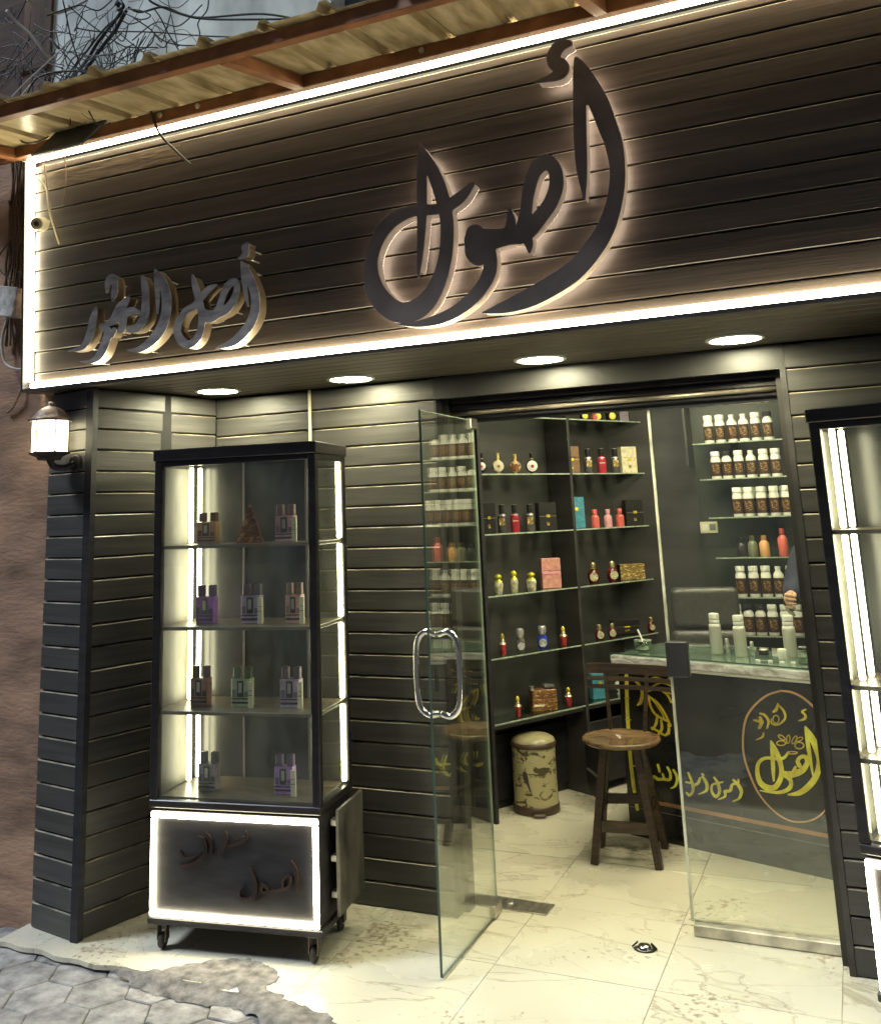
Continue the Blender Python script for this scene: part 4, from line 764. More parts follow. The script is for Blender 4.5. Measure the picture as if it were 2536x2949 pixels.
def bottle(kind, s, h, wd, z, lab, depth=0.055, group='perfume bottles on the glass shelves', world=None, rz=None):
    loc = world if world is not None else SM4 @ Vector((s, depth, z+0.0004))
    rz = SRZ-0.62+random.uniform(-0.15, 0.15) if rz is None else rz
    r = wd/2; K = M_BACK
    box = kind.endswith('box') or kind == 'basket'
    t = thing({'cup': 'perfume_bottle', 'basket': 'basket_box'}.get(kind, 'gift_box' if box else 'perfume_bottle'), lab, 'gift box' if box else 'perfume bottle', loc, rz if not box else rz+0.0, group if not box else 'gift boxes on the glass shelves')
    def L(nm, prof, m, n=16, **k): return MB().lathe(prof, n, **k).build(nm, m, t)
    if kind.startswith('round'):
        bodyc, disc = {'round_bw': ('black glaze', (0.02, 0.018, 0.02)), 'round_gold': ('pale gold glaze', (0.55, 0.43, 0.20)), 'round_gold2': ('gold red glaze', (0.50, 0.34, 0.13)), 'round_red': ('black glaze', (0.02, 0.018, 0.02))}[kind], None
        bm_ = mat(bodyc[0], bodyc[1], 0.25, var=0.5, scale=(60, 60, 60)); pf = []
        for k in range(9): a = PI*k/8; pf.append((max(0.004, r*math.sin(a)*1.0), h*0.08+(h*0.58)*(1-math.cos(a))/2))
        b = MB().lathe([(r*0.32, 0), (r*0.36, h*0.03), (r*0.22, h*0.07)]+pf[1:-1]+[(r*0.25, h*0.68), (r*0.22, h*0.72)], 18, sy=0.55).build('body', bm_, t)
        L('neck_ring', [(r*0.26, h*0.7205), (r*0.30, h*0.74), (r*0.26, h*0.76)], M_GOLD)
        L('cap', [(r*0.26, h*0.7605), (r*0.30, h*0.80), (r*0.28, h*0.93), (r*0.34, h*0.98), (r*0.30, h)], bm_)
        fm = {'round_bw': M_WHITE, 'round_red': M_WHITE, 'round_gold': M_CREAM, 'round_gold2': M_BASKET}[kind]
        d = MB().lathe([(r*0.86, 0), (r*0.84, 0.004), (r*0.5, 0.007), (0.001, 0.008)], 20, smooth=False).build('face_disc', fm, t); d.matrix_local = Matrix.Translation((0, -r*0.50, h*0.37)) @ Matrix.Rotation(PI/2, 4, 'X')
        if kind in ('round_red', 'round_bw', 'round_gold'):
            e = MB().lathe([(r*0.30, 0), (r*0.26, 0.002), (0.001, 0.0025)], 5, smooth=False).build('emblem', mat('red enamel', (0.45, 0.03, 0.03), 0.3) if kind != 'round_gold' else M_COPPER, t); e.matrix_local = Matrix.Translation((0, -r*0.50-0.008, h*0.36)) @ Matrix.Rotation(PI/2, 4, 'X')
    elif kind in ('tan', 'red', 'sred', 'spink'):
        gl = {'tan': mat('smoked silver flask', (0.16, 0.15, 0.14), 0.2, metal=0.6), 'red': mat('crimson flask', (0.36, 0.03, 0.05), 0.25), 'sred': mat('coral flask', (0.60, 0.12, 0.10), 0.3), 'spink': mat('pink flask', (0.62, 0.30, 0.33), 0.3)}[kind]
        cp = K if kind in ('tan', 'red') else gl
        L('body', [(r*0.96, 0), (r, h*0.03), (r, h*0.55), (r*0.8, h*0.64), (r*0.45, h*0.68), (r*0.42, h*0.70)], gl, sy=0.7)
        L('cap', [(r*0.52, h*0.7005), (r*0.56, h*0.74), (r*0.62, h*0.96), (r*0.55, h*0.985)], cp, sy=0.85)
        if kind in ('tan', 'red'): L('cap_top', [(r*0.60, h*0.9855), (r*0.60, h)], M_ALU, sy=0.85)
        if kind in ('tan', 'red'): L('collar', [(r*0.84, h*0.60), (r*0.87, h*0.62), (r*0.80, h*0.645)], M_ALU, sy=0.72)
        MB().box(-r*0.62, r*0.62, -r*0.72, -r*0.70, h*0.26, h*0.52).build('label', M_WOVEN if kind == 'tan' else gl, t)
        if kind == 'red': MB().box(-r*0.62, r*0.62, -r*0.73, -r*0.7205, h*0.40, h*0.42).build('stripe', M_CREAM, t)
    elif kind == 'ycap':
        yl = mat('yellow gold cap', (0.62, 0.58, 0.05), 0.3, metal=0.4)
        L('body', [(r*0.7, 0), (r*0.8, h*0.05), (r, h*0.5), (r*0.85, h*0.6), (r*0.5, h*0.64)], mat('pale glass perfume', (0.42, 0.40, 0.27), 0.15, var=0.4, scale=(40, 40, 40)))
        L('collar', [(r*0.88, h*0.605), (r*0.82, h*0.64), (r*0.5, h*0.70), (r*0.4, h*0.76)], yl); L('cap', [(r*0.55, h*0.7605), (r*0.75, h*0.82), (r*0.75, h*0.90), (r*0.45, h*0.96), (r*0.2, h)], yl)
    elif kind == 'gl':
        L('body', [(r*0.7, 0), (r*0.8, h*0.04), (r, h*0.3), (r*0.95, h*0.5), (r*0.6, h*0.66), (r*0.36, h*0.70)], mat('deep wine glass', (0.11, 0.012, 0.015), 0.15), sy=0.7)
        L('collar', [(r*0.40, h*0.7005), (r*0.46, h*0.72), (r*0.40, h*0.76)], M_GOLD); L('cap', [(r*0.46, h*0.7605), (r*0.52, h*0.80), (r*0.46, h*0.84), (r*0.50, h*0.96), (r*0.42, h)], mat('pale gold cap', (0.55, 0.48, 0.24), 0.25, metal=0.7))
        d = MB().lathe([(r*0.72, 0), (r*0.70, 0.004), (0.001, 0.005)], 20, smooth=False).build('medallion', M_WOVEN if False else mat('pale gold medallion', (0.66, 0.58, 0.34), 0.3, metal=0.4, var=0.4, scale=(90, 90, 90)), t); d.matrix_local = Matrix.Translation((0, -r*0.70, h*0.34)) @ Matrix.Rotation(PI/2, 4, 'X')
    elif kind == 'redgold':
        L('body', [(r*0.6, 0), (r*0.75, h*0.06), (r*0.8, h*0.4), (r*0.95, h*0.5), (r*0.5, h*0.58)], mat('ruby glass', (0.28, 0.03, 0.03), 0.15, var=0.5, scale=(50, 50, 50)))
        L('collar', [(r*0.98, h*0.505), (r*0.8, h*0.56), (r*0.5, h*0.62), (r*0.6, h*0.68), (r*0.3, h*0.72)], mat('white gold collar', (0.7, 0.62, 0.38), 0.25, metal=0.6)); L('cap', [(r*0.34, h*0.7205), (r*0.5, h*0.82), (r*0.42, h*0.92), (r*0.08, h)], M_GOLD)
    elif kind in ('clear', 'blue'):
        c_ = mat('grey glass flask', (0.10, 0.10, 0.09), 0.1, var=0.4, scale=(50, 50, 50)) if kind == 'clear' else mat('blue glass flask', (0.03, 0.05, 0.38), 0.1)
        L('body', [(r*0.5, 0), (r*0.75, h*0.05), (r, h*0.28), (r*0.85, h*0.5), (r*0.6, h*0.62)], c_, sy=0.6)
        d = MB().lathe([(r*0.74, 0), (r*0.66, 0.004), (0.001, 0.006)], 18, smooth=False).build('face_disc', mat('clear greyish disc', (0.42, 0.43, 0.42), 0.1, metal=0.4, var=0.4, scale=(70, 70, 70)), t); d.matrix_local = Matrix.Translation((0, -r*0.56, h*0.28)) @ Matrix.Rotation(PI/2, 4, 'X')
        L('cap', [(r*0.62, h*0.6205), (r*0.68, h*0.68), (r*0.80, h*0.72), (r*0.80, h*0.93), (r*0.66, h)], mat('glassy silver cap', (0.55, 0.53, 0.55), 0.15, metal=0.6), n=8)
    elif kind == 'cup':
        L('body', [(r*0.5, 0), (r*0.7, h*0.05), (r*0.3, h*0.16), (r, h*0.38), (r*0.9, h*0.62), (r*0.5, h*0.72)], M_WHITE); L('cap', [(r*0.5, h*0.7205), (r*0.7, h*0.80), (r*0.7, h*0.95), (r*0.4, h)], K)
        L('band', [(r*1.01, h*0.40), (r*1.01, h*0.47)], K)
    elif kind == 'ylid':
        L('body', [(r*0.9, 0), (r, h*0.1), (r, h*0.9), (r*0.6, h)], K); d = MB().lathe([(r*0.75, 0), (r*0.6, 0.005), (0.001, 0.006)], 16, smooth=False).build('face_disc', mat('bright yellow disc', (0.75, 0.70, 0.08), 0.35), t); d.matrix_local = Matrix.Translation((0, -r*0.99, h*0.5)) @ Matrix.Rotation(PI/2, 4, 'X')
    elif box:
        dp = 0.055 if kind != 'basket' else 0.09
        cols = {'brownbox': (0.17, 0.10, 0.05), 'whitebox': (0.70, 0.63, 0.42), 'blackbox': (0.018, 0.017, 0.017), 'bluebox': (0.06, 0.23, 0.30), 'pinkbox': (0.58, 0.27, 0.22), 'goldbox': (0.5, 0.4, 0.2), 'pbox': (0.22, 0.19, 0.24), 'basket': (0.3, 0.15, 0.05)}
        m_ = mat('leatherette '+kind, cols[kind], 0.38, var=0.15, bump=0.1, scale=(50, 50, 50)) if kind not in ('goldbox', 'basket') else (M_WOVEN if kind == 'goldbox' else M_BASKET)
        t.rotation_euler[2] = SRZ-random.uniform(0.35, 0.55)
        MB().bbox(-r, r, 0, dp, 0, h*0.58, 0.003).build('body', m_, t); MB().bbox(-r, r, 0, dp, h*0.583, h, 0.003).build('lid', m_, t)
        if kind in ('brownbox', 'blackbox', 'whitebox'):
            MB().bbox(-r*0.20, r*0.22, -0.006, -0.0005, h*0.46, h*0.56, 0.002).build('clasp', M_GOLD, t); MB().box(-r*0.14, r*0.16, -0.0015, -0.0003, h*0.18, h*0.30).build('gold_print', M_WOVEN, t)
            MB().box(-r*0.98, r*0.98, -0.0012, -0.0002, h*0.50, h*0.51).build('band', M_GOLD if kind != 'blackbox' else M_ALU, t)
        if kind == 'bluebox': MB().lathe([(r*0.25, 0), (0.001, 0.003)], 6, smooth=False).build('emblem', M_GOLD, t).matrix_local = Matrix.Translation((0, -0.0005, h*0.62)) @ Matrix.Rotation(PI/2, 4, 'X')
        if kind == 'pinkbox': MB().bbox(-r*0.97, r*0.97, -0.003, -0.0003, h*0.48, h*0.53, 0.001).build('ribbon', mat('pink ribbon', (0.75, 0.33, 0.42), 0.4), t)
        if kind == 'goldbox': MB().box(-r-0.001, -r-0.0002, 0.0, dp, 0, h).build('dark_side', K, t)
        if kind == 'basket':
            MB().bbox(-r*0.9, -r*0.05, -0.004, -0.0004, h*0.22, h*0.32, 0.001).build('name_plate', M_CREAM, t)
            MB().lathe([(r*0.20, h), (r*0.16, h*1.12), (r*0.22, h*1.16)], 12, c=(-r*0.85, dp*0.5, 0)).build('finial', M_ALU, t)
            MB().bbox(r*0.05, r*0.95, dp*0.2, dp*0.8, h*1.001, h*1.22, 0.008).build('glass_lid', mat('grey glass flask', (0,)*3), t)
    return t
ROWZ = {'A': 1.88, 'B': 1.535, 'C': 1.19, 'D': 0.85, 'E': 0.505, 'T': 2.225}
L1, L2 = 'bay nearest the door', 'bay by the counter'
ITEMS = [('A', 'round_bw', -0.701, 0.124, 0.055, 'black necked round bottle with white face, half behind the bay edge'), ('A', 'round_gold', -0.571, 0.125, 0.074, 'pale gold round bottle second from the door in the round bottle row'),
 ('A', 'round_gold2', -0.430, 0.120, 0.075, 'gold and red patterned round bottle beside the white faced one'), ('A', 'round_red', -0.288, 0.126, 0.077, 'black round bottle with white face and red emblem near the divider'),
 ('A', 'brownbox', 0.075, 0.175, 0.100, 'brown leatherette gift box with gold clasp on upper shelf'), ('A', 'tan', 0.225, 0.159, 0.058, 'black capped bottle with tan label right next to the brown box'),
 ('A', 'red', 0.354, 0.163, 0.059, 'crimson black capped bottle between two tan labelled ones, counter bay'), ('A', 'tan', 0.490, 0.164, 0.060, 'black capped bottle with tan label right next to the cream box'), ('A', 'whitebox', 0.635, 0.178, 0.115, 'cream gift box with gold clasp on upper shelf'),
 ('B', 'blackbox', -0.665, 0.177, 0.085, 'black gift box with gold clasp at the door end of the second shelf'), ('B', 'tan', -0.562, 0.166, 0.053, 'black capped bottle with tan label beside the crimson one, door side'), ('B', 'red', -0.458, 0.164, 0.054, 'crimson black capped bottle between two black gift boxes'),
 ('B', 'tan', -0.331, 0.163, 0.054, 'black capped bottle with tan label next to the wide black box'), ('B', 'blackbox', -0.177, 0.170, 0.119, 'wide black gift box with gold clasp by the shelf divider'), ('B', 'bluebox', 0.085, 0.197, 0.105, 'tall teal blue gift box beside the coral bottles'),
 ('B', 'sred', 0.251, 0.117, 0.053, 'small coral bottle next to the teal blue box'), ('B', 'spink', 0.374, 0.116, 0.054, 'small pink bottle between the two coral ones'), ('B', 'sred', 0.490, 0.117, 0.054, 'small coral bottle next to a black gift box'), ('B', 'blackbox', 0.645, 0.169, 0.125, 'black gift box beside the coral bottle'),
 ('C', 'ycap', -0.618, 0.113, 0.055, 'yellow capped clear bottle nearest the door'), ('C', 'ycap', -0.493, 0.125, 0.049, 'slimmest yellow capped bottle, middle of three'), ('C', 'ycap', -0.352, 0.108, 0.062, 'yellow capped clear bottle beside the pink box'), ('C', 'pinkbox', -0.177, 0.178, 0.120, 'salmon pink gift box tied with a pink ribbon'),
 ('C', 'gl', 0.196, 0.130, 0.074, 'wine coloured bottle with pale gold medallion, away from the woven box'), ('C', 'gl', 0.378, 0.128, 0.075, 'wine coloured bottle with pale gold medallion beside the gold woven box'), ('C', 'goldbox', 0.577, 0.099, 0.172, 'low gold box with woven relief and dark side'),
 ('D', 'redgold', -0.610, 0.123, 0.044, 'small ruby bottle with pointed gold cap nearest the door'), ('D', 'clear', -0.469, 0.136, 0.060, 'grey glass oval bottle with glassy cap'), ('D', 'blue', -0.288, 0.134, 0.066, 'blue glass oval bottle with glassy cap'), ('D', 'redgold', -0.110, 0.114, 0.050, 'small ruby bottle with gold cap between the blue bottle and divider'),
 ('D', 'gl', 0.212, 0.092, 0.060, 'small wine medallion bottle above the stool back, first of two'), ('D', 'gl', 0.334, 0.089, 0.057, 'small wine medallion bottle next to the open black box'), ('D', 'blackbox', 0.540, 0.086, 0.190, 'long low black box behind the counter jar'), ('D', 'gl', 0.693, 0.094, 0.050, 'small wine medallion bottle in front of the long black box'),
 ('E', 'redgold', -0.518, 0.114, 0.043, 'small ruby bottle with gold cap on the lowest shelf above the bin'), ('E', 'basket', -0.299, 0.116, 0.150, 'woven brown and gold casket with white name plate'), ('E', 'redgold', -0.101, 0.108, 0.050, 'small gold collared bottle beside the woven casket'),
 ('E', 'bluebox', 0.186, 0.147, 0.106, 'blue gift box seen through the stool back'), ('E', 'cup', 0.367, 0.117, 0.069, 'white and black goblet shaped bottle seen through the stool back'),
 ('T', 'ylid', 0.215, 0.048, 0.054, 'black jar with yellow face under the door header, first of three'), ('T', 'ylid', 0.347, 0.052, 0.060, 'black jar with yellow face beside a red one under the header'), ('T', 'ylid', 0.480, 0.066, 0.065, 'largest black jar with yellow face under the door header'), ('T', 'pbox', 0.619, 0.071, 0.066, 'small grey purple box on the highest glass shelf')]
random.seed(21)
for r_, k, s, h, w_, lab in ITEMS:
    bottle(k, s, h, w_, ROWZ[r_], lab, depth=0.11 if (r_, k) == ('D', 'blackbox') else 0.035 if (r_, s) == ('D', 0.693) else 0.055)
bottle('sred', 0.30, 0.055, 0.045, 2.225, 'tiny red bottle between the yellow faced jars', depth=0.04)

# ================================================================== BACK SHELVES WITH REFILL BOTTLES
BY = 6.40
bs2 = thing('back_shelving', 'glass shelves of white labelled refill bottles behind the counter', 'shelving', (-0.40, BY, 0))
MB().box(-0.53, 0.75, 0.195, 0.2185, 0.05, 2.55).build('back_panel', mat('dark green board', (0.03, 0.035, 0.028), 0.4), bs2)
MB().bbox(-0.548, -0.532, -0.02, 0.2185, 1.9, 2.60, 0.002).build('side_board', M_DARKWALL, bs2)
for z, x0 in ((2.037, -0.50), (1.812, -0.47), (1.575, -0.44), (1.332, -0.42), (1.096, -0.40), (0.872, -0.38)):
    MB().box(x0, 0.75, -0.048, 0.194, z-0.0075, z).build('shelf', M_SGLASS, bs2); MB().box(x0, 0.75, -0.051, -0.0485, z-0.0075, z).build('shelf_edge', M_EDGE, bs2)
def refill(x, z, h, capk, lab, y=BY):
    t = thing('refill_bottle', lab, 'bottle', (x, y, z+0.0004), random.uniform(-0.3, 0.3), 'white refill bottles behind the counter')
    r = 0.0305; k = h/0.178
    MB().lathe([(r*0.95, 0), (r, 0.004*k), (r, 0.118*k), (r*0.92, 0.130*k), (r*0.52, 0.148*k), (r*0.50, 0.160*k)] if capk != 'wide' else [(r*0.95, 0), (r, 0.004*k), (r, 0.125*k), (r*0.86, 0.137*k)], 18).build('body', M_WHITE, t)
    MB().lathe([(r*1.015, 0.017*k), (r*1.015, 0.108*k)], 18).build('label', M_LABEL, t)
    MB().add([(r*1.03*math.cos(-PI/2+a), r*1.03*math.sin(-PI/2+a), z_*k) for z_ in (0.036, 0.092) for a in [-0.75+1.5*q/6 for q in range(7)]], [(q, q+1, q+8, q+7) for q in range(6)]).build('emblem', M_EMBLEM, t)
    if capk == 'wide':
        MB().lathe([(r*0.84, 0.1375*k), (r*0.84, 0.146*k)], 18).build('collar', M_WHITE, t)
        MB().lathe([(r*0.90, 0.1485*k), (r*0.92, 0.152*k), (r*0.90, 0.176*k), (r*0.82, 0.178*k)], 18).build('cap', M_WHITE, t)
    elif capk == 'dark': MB().lathe([(r*0.85, 0.150*k), (r*0.86, 0.153*k), (r*0.85, 0.176*k), (r*0.80, 0.178*k)], 18).build('cap', M_BACK, t)
    else: MB().lathe([(r*0.56, 0.1605*k), (r*0.56, 0.174*k)], 14).build('cap', M_WHITE, t)
ORD = ['first', 'second', 'third', 'fourth', 'fifth', 'sixth']; ROWN = ['highest', 'second highest', 'third', 'fourth', 'fifth', 'lowest']
RB = {0: (2.037, 0.175, [-0.795, -0.724, -0.651, -0.581, -0.509, -0.437], 'wwnnwd'), 1: (1.812, 0.170, [-0.772, -0.705, -0.632, -0.559, -0.484, -0.413], 'wdwnww'),
      2: (1.575, 0.178, [-0.663, -0.597, -0.522, -0.447, -0.374], 'wwwww'), 4: (1.096, 0.180, [-0.692, -0.616, -0.544, -0.472, -0.400], 'wwwnw'), 5: (0.872, 0.177, [-0.735, -0.667, -0.600, -0.530, -0.457, -0.388], 'wddwww')}
CN = {'w': 'white screw capped refill bottle', 'n': 'narrow necked white refill bottle', 'd': 'dark capped refill bottle'}
for r_, (z, h, xs, ks) in RB.items():
    for i, (x, k) in enumerate(zip(xs, ks)):
        refill(x, z, h, {'w': 'wide', 'n': 'narrow', 'd': 'dark'}[k], '%s, %s from the chair side on the %s back shelf' % (CN[k], ORD[i], ROWN[r_]))
for i, x in enumerate([-0.645, -0.585, -0.52, -0.455, -0.395]):
    refill(x, 1.575, 0.178, 'wide', 'white capped refill bottle standing behind, %s of the rear row on the third shelf' % ORD[i], y=BY+0.11)
for x, c, h, lab in ((-0.667, (0.03, 0.03, 0.03), 0.115, 'black flask on the fourth back shelf'), (-0.603, (0.16, 0.17, 0.10), 0.125, 'olive flask between the black and orange ones on the back shelf'),
                     (-0.534, (0.62, 0.33, 0.13), 0.125, 'orange flask on the fourth back shelf'), (-0.426, (0.62, 0.13, 0.10), 0.165, 'coral red bottle by the sleeve on the back shelf')):
    t = thing('flask', lab, 'bottle', (x, BY, 1.3324), 0, 'coloured flasks on the back shelf'); m_ = mat('flask %d %d' % (c[0]*100, c[1]*100), c, 0.3)
    MB().lathe([(0.027, 0), (0.029, 0.004), (0.029, h*0.62), (0.020, h*0.72), (0.014, h*0.76)], 16).build('body', m_, t); MB().lathe([(0.015, h*0.7605), (0.016, h*0.8), (0.015, h)], 12).build('cap', mat('flask cap %d %d' % (c[0]*100, c[1]*100), tuple(q*0.6 for q in c), 0.3), t)
sw = thing('wall_switch', 'cream double switch plate on the dark wall by the chair', 'switch', (-0.875, 6.594, 1.51))
MB().bbox(-0.055, 0.055, -0.010, 0, -0.036, 0.036, 0.003).build('plate', M_CREAM, sw); MB().bbox(-0.042, -0.004, -0.014, -0.0102, -0.02, 0.02, 0.002).build('rocker', M_WHITE, sw); MB().bbox(0.004, 0.042, -0.014, -0.0102, -0.02, 0.02, 0.002).build('socket', mat('grey socket', (0.2, 0.2, 0.18), 0.4), sw)

# ================================================================== COUNTER
CA, CBp = Vector((-1.253, 5.364, 0)), Vector((-0.272, 5.026, 0)); CR = math.atan2(CBp.y-CA.y, CBp.x-CA.x)
ct = thing('counter', 'dark sales counter with yellow calligraphy and glass surface', 'counter', CA, CR)
CL, CD = 1.75, 0.50
MB().box(0, CL, 0, CD, 0.0005, 0.83).build('carcass', mat('dark glossy panel', (0.014, 0.014, 0.014), 0.22, var=0.4, scale=(3, 3, 5), noise_rough=0.08), ct)
MB().bbox(-0.02, CL, -0.015, CD+0.01, 0.8305, 0.845, 0.003).build('lower_trim', M_WHITE, ct)
M_PMARB = mat('pink grey marble edge', (0.58, 0.50, 0.50), 0.3, var=0.5, scale=(9, 9, 22), detail=7, distort=1.5)
MB().bbox(-0.03, CL, -0.022, CD+0.015, 0.8455, 0.886, 0.004).build('marble_edge', M_PMARB, ct)
MB().box(-0.02, CL, -0.012, CD, 0.887, 0.8885).build('tray_floor', mat('grey counter inlay', (0.20, 0.23, 0.21), 0.4, var=0.4, scale=(5, 5, 5)), ct)
MB().box(-0.03, CL, -0.022, CD+0.015, 0.8935, 0.9005).build('glass_top', M_SGLASS, ct); MB().box(-0.03, CL, -0.0245, -0.0222, 0.8935, 0.9005).build('glass_edge', M_EDGED, ct)
HCNT = [0.00071466, -5.50008e-05, 0.163798, 0.000130168, -0.000577257, 0.959985, 9.1556e-05, 1.61665e-05]
HCP = [0.0051055, -0.000392162, -8.32393, 0.00093025, -0.0041274, 8.234, 0.000651794, 0.000113532]
def cg(nm, st, m, h=HCNT, step=4.0, k=0): return glyph(nm, st, h, step, -0.003-0.0002*k, -0.0004, m, ct, level=(2.5 if m is YL and h is HCNT else 0))
YL = mat('yellow gold vinyl', (0.85, 0.68, 0.08), 0.35, metal=0.2, var=0.2, scale=(20, 20, 20))
ring = [(1180, 412, 8), (1060, 450, 9), (950, 540, 9), (880, 650, 9), (855, 800, 8), (862, 960, 8), (910, 1120, 8), (990, 1290, 7), (1110, 1430, 7), (1240, 1515, 7), (1370, 1530, 7), (1490, 1490, 7), (1580, 1390, 7), (1640, 1220, 7), (1650, 1040, 7), (1620, 850, 8), (1560, 690, 8), (1480, 575, 9), (1370, 475, 9), (1270, 425, 9), (1180, 412, 8)]
cg('ring', [ring], mat('bright copper vinyl', (0.62, 0.36, 0.17), 0.35, metal=0.3, var=0.2))
cg('letter', [[(1384, 718, 5), (1432, 800, 24), (1482, 900, 27), (1506, 1010, 21), (1482, 1130, 23), (1420, 1220, 25), (1335, 1282, 20), (1240, 1297, 4)], [(1386, 725, 6), (1405, 850, 15), (1428, 1000, 12), (1450, 1130, 4)]], YL, k=0)
cg('letter', [[(1335, 1050, 16), (1320, 1010, 14), (1350, 975, 14), (1392, 980, 15), (1400, 1030, 18), (1360, 1090, 24), (1290, 1120, 26), (1225, 1130, 26)], [(1290, 1095, 16), (1300, 1062, 8)], [(1215, 1120, 22), (1262, 1180, 14), (1252, 1240, 17), (1185, 1275, 13), (1090, 1276, 7), (1000, 1262, 2)]], YL, k=1)
cg('letter', [[(1242, 935, 6), (1200, 985, 11), (1130, 992, 9), (1050, 985, 11), (992, 1020, 13), (976, 1100, 15), (1000, 1190, 19), (1060, 1238, 23), (1130, 1232, 21), (1178, 1150, 19), (1180, 1060, 17), (1150, 960, 18), (1112, 880, 13), (1092, 838, 3)], [(1092, 842, 5), (1105, 950, 13), (1112, 1080, 14), (1118, 1180, 4)]], YL, k=2)
cg('letter', [[(1388, 572, 7), (1358, 590, 9), (1385, 618, 9), (1380, 650, 12), (1325, 668, 3)]], M_GOLD, k=3)
def ell(cx, cy, rx, ry, r, a=0, n=16): return [(cx+rx*math.cos(2*PI*i/n)*math.cos(a)-ry*math.sin(2*PI*i/n)*math.sin(a), cy+rx*math.cos(2*PI*i/n)*math.sin(a)+ry*math.sin(2*PI*i/n)*math.cos(a), r) for i in range(n+1)]
cg('flower', [ell(1180, 858, 38, 20, 4), ell(1335, 878, 38, 28, 5), ell(1272, 940, 46, 10, 4), ell(1185, 810, 34, 14, 4, 0.6), ell(1240, 825, 14, 36, 4, 0.1), ell(1292, 830, 14, 38, 4, 0.5), ell(1335, 825, 30, 14, 4, -0.4)], M_GOLD, k=4)
cg('lettering', [[(1115, 590, 10), (1140, 568, 14), (1152, 520, 6)], [(1160, 535, 5), (1205, 590, 9), (1212, 650, 9), (1155, 700, 8), (1100, 690, 6), (1095, 650, 4)], ell(1135, 655, 26, 34, 4), [(1000, 605, 8), (1040, 620, 10), (1072, 670, 10), (1060, 730, 8)], [(948, 662, 6), (1010, 680, 14), (995, 725, 14)], [(1030, 770, 6), (1020, 805, 9), (965, 830, 3)], [(1000, 640, 12), (1020, 680, 12)]], M_GOLD, k=5)
cg('lettering', [[(772, 1172, 6), (812, 1210, 11), (842, 1270, 11), (820, 1330, 8), (770, 1352, 3)], [(700, 1268, 9), (745, 1262, 11), (762, 1212, 8), (792, 1205, 6)], [(608, 1150, 4), (640, 1200, 9), (655, 1270, 10), (625, 1315, 10), (590, 1272, 7), (592, 1215, 6), (640, 1200, 5), (682, 1190, 3)], [(700, 1275, 8), (702, 1312, 7), (648, 1337, 4)], [(815, 1170, 5), (820, 1190, 4)]], YL, k=6)
cg('lettering', [[(508, 1142, 7), (545, 1200, 11), (542, 1262, 9), (480, 1292, 3)], [(428, 1218, 10), (470, 1202, 10), (488, 1158, 7)], [(388, 1110, 4), (420, 1190, 8), (430, 1260, 9), (400, 1302, 8), (375, 1280, 5)], [(370, 1190, 5), (420, 1200, 6)], [(505, 1118, 5), (520, 1130, 4)]], YL, k=7)
cg('lettering', [[(262, 1085, 5), (295, 1150, 9), (280, 1220, 8), (242, 1242, 3)], [(98, 1140, 8), (130, 1165, 10), (180, 1165, 9), (230, 1168, 10), (235, 1115, 7), (210, 1062, 5)], [(130, 1042, 7), (145, 1100, 7)], [(170, 1120, 6), (180, 1150, 6)]], YL, k=8)
MB().box(0.004, CL, -0.0012, -0.0004, 0.172, 0.190).build('stripe', M_COPPER, ct); MB().box(0.004, CL, -0.0012, -0.0004, 0.137, 0.140).build('stripe', M_GREYLINE, ct)
bam = [[(1803, 1945, 5), (1806, 2050, 5), (1812, 2150, 5), (1822, 2250, 5), (1835, 2330, 5)]]
glyph('bamboo_stem', bam, HCP, 1.5, -0.003, -0.0004, YL, ct)
for (x, y) in ((1805, 2010), (1808, 2072), (1813, 2140), (1820, 2205)): glyph('bamboo_node', [[(x-6, y, 1.6), (x+7, y+1, 1.6)]], HCP, 1.0, -0.0036, -0.0005, M_GOLD, ct)
glyph('flower', [[(1867, 2005, 2), (1890, 2022, 3), (1912, 2052, 3), (1930, 2090, 3)], [(1867, 2005, 3), (1873, 2035, 3), (1890, 2060, 3), (1925, 2078, 3)], [(1875, 2012, 1.5), (1900, 2045, 1.5), (1912, 2068, 1.5)], [(1892, 2060, 3), (1888, 2085, 4), (1878, 2100, 3)], [(1903, 2075, 3), (1905, 2098, 4), (1896, 2114, 4)], [(1924, 2085, 3), (1925, 2105, 4), (1916, 2118, 3)], [(1876, 2096, 3), (1895, 2106, 3), (1912, 2117, 3), (1926, 2112, 3)],
      [(1900, 1985, 3), (1920, 2000, 3), (1932, 2022, 3)], [(1866, 1990, 2), (1895, 1985, 3), (1930, 1998, 2)]], HCP, 1.2, -0.0026, -0.0004, M_GOLD, ct)
glyph('leaf', [[(1816, 1950, 1.5), (1835, 1966, 4), (1848, 1990, 4), (1845, 2020, 5), (1836, 2030, 3)], [(1860, 1960, 2), (1885, 1952, 4), (1915, 1960, 3), (1930, 1950, 3)], [(1880, 1975, 2), (1905, 1966, 3), (1930, 1975, 2)]], HCP, 1.2, -0.0030, -0.0004, M_GOLD, ct)
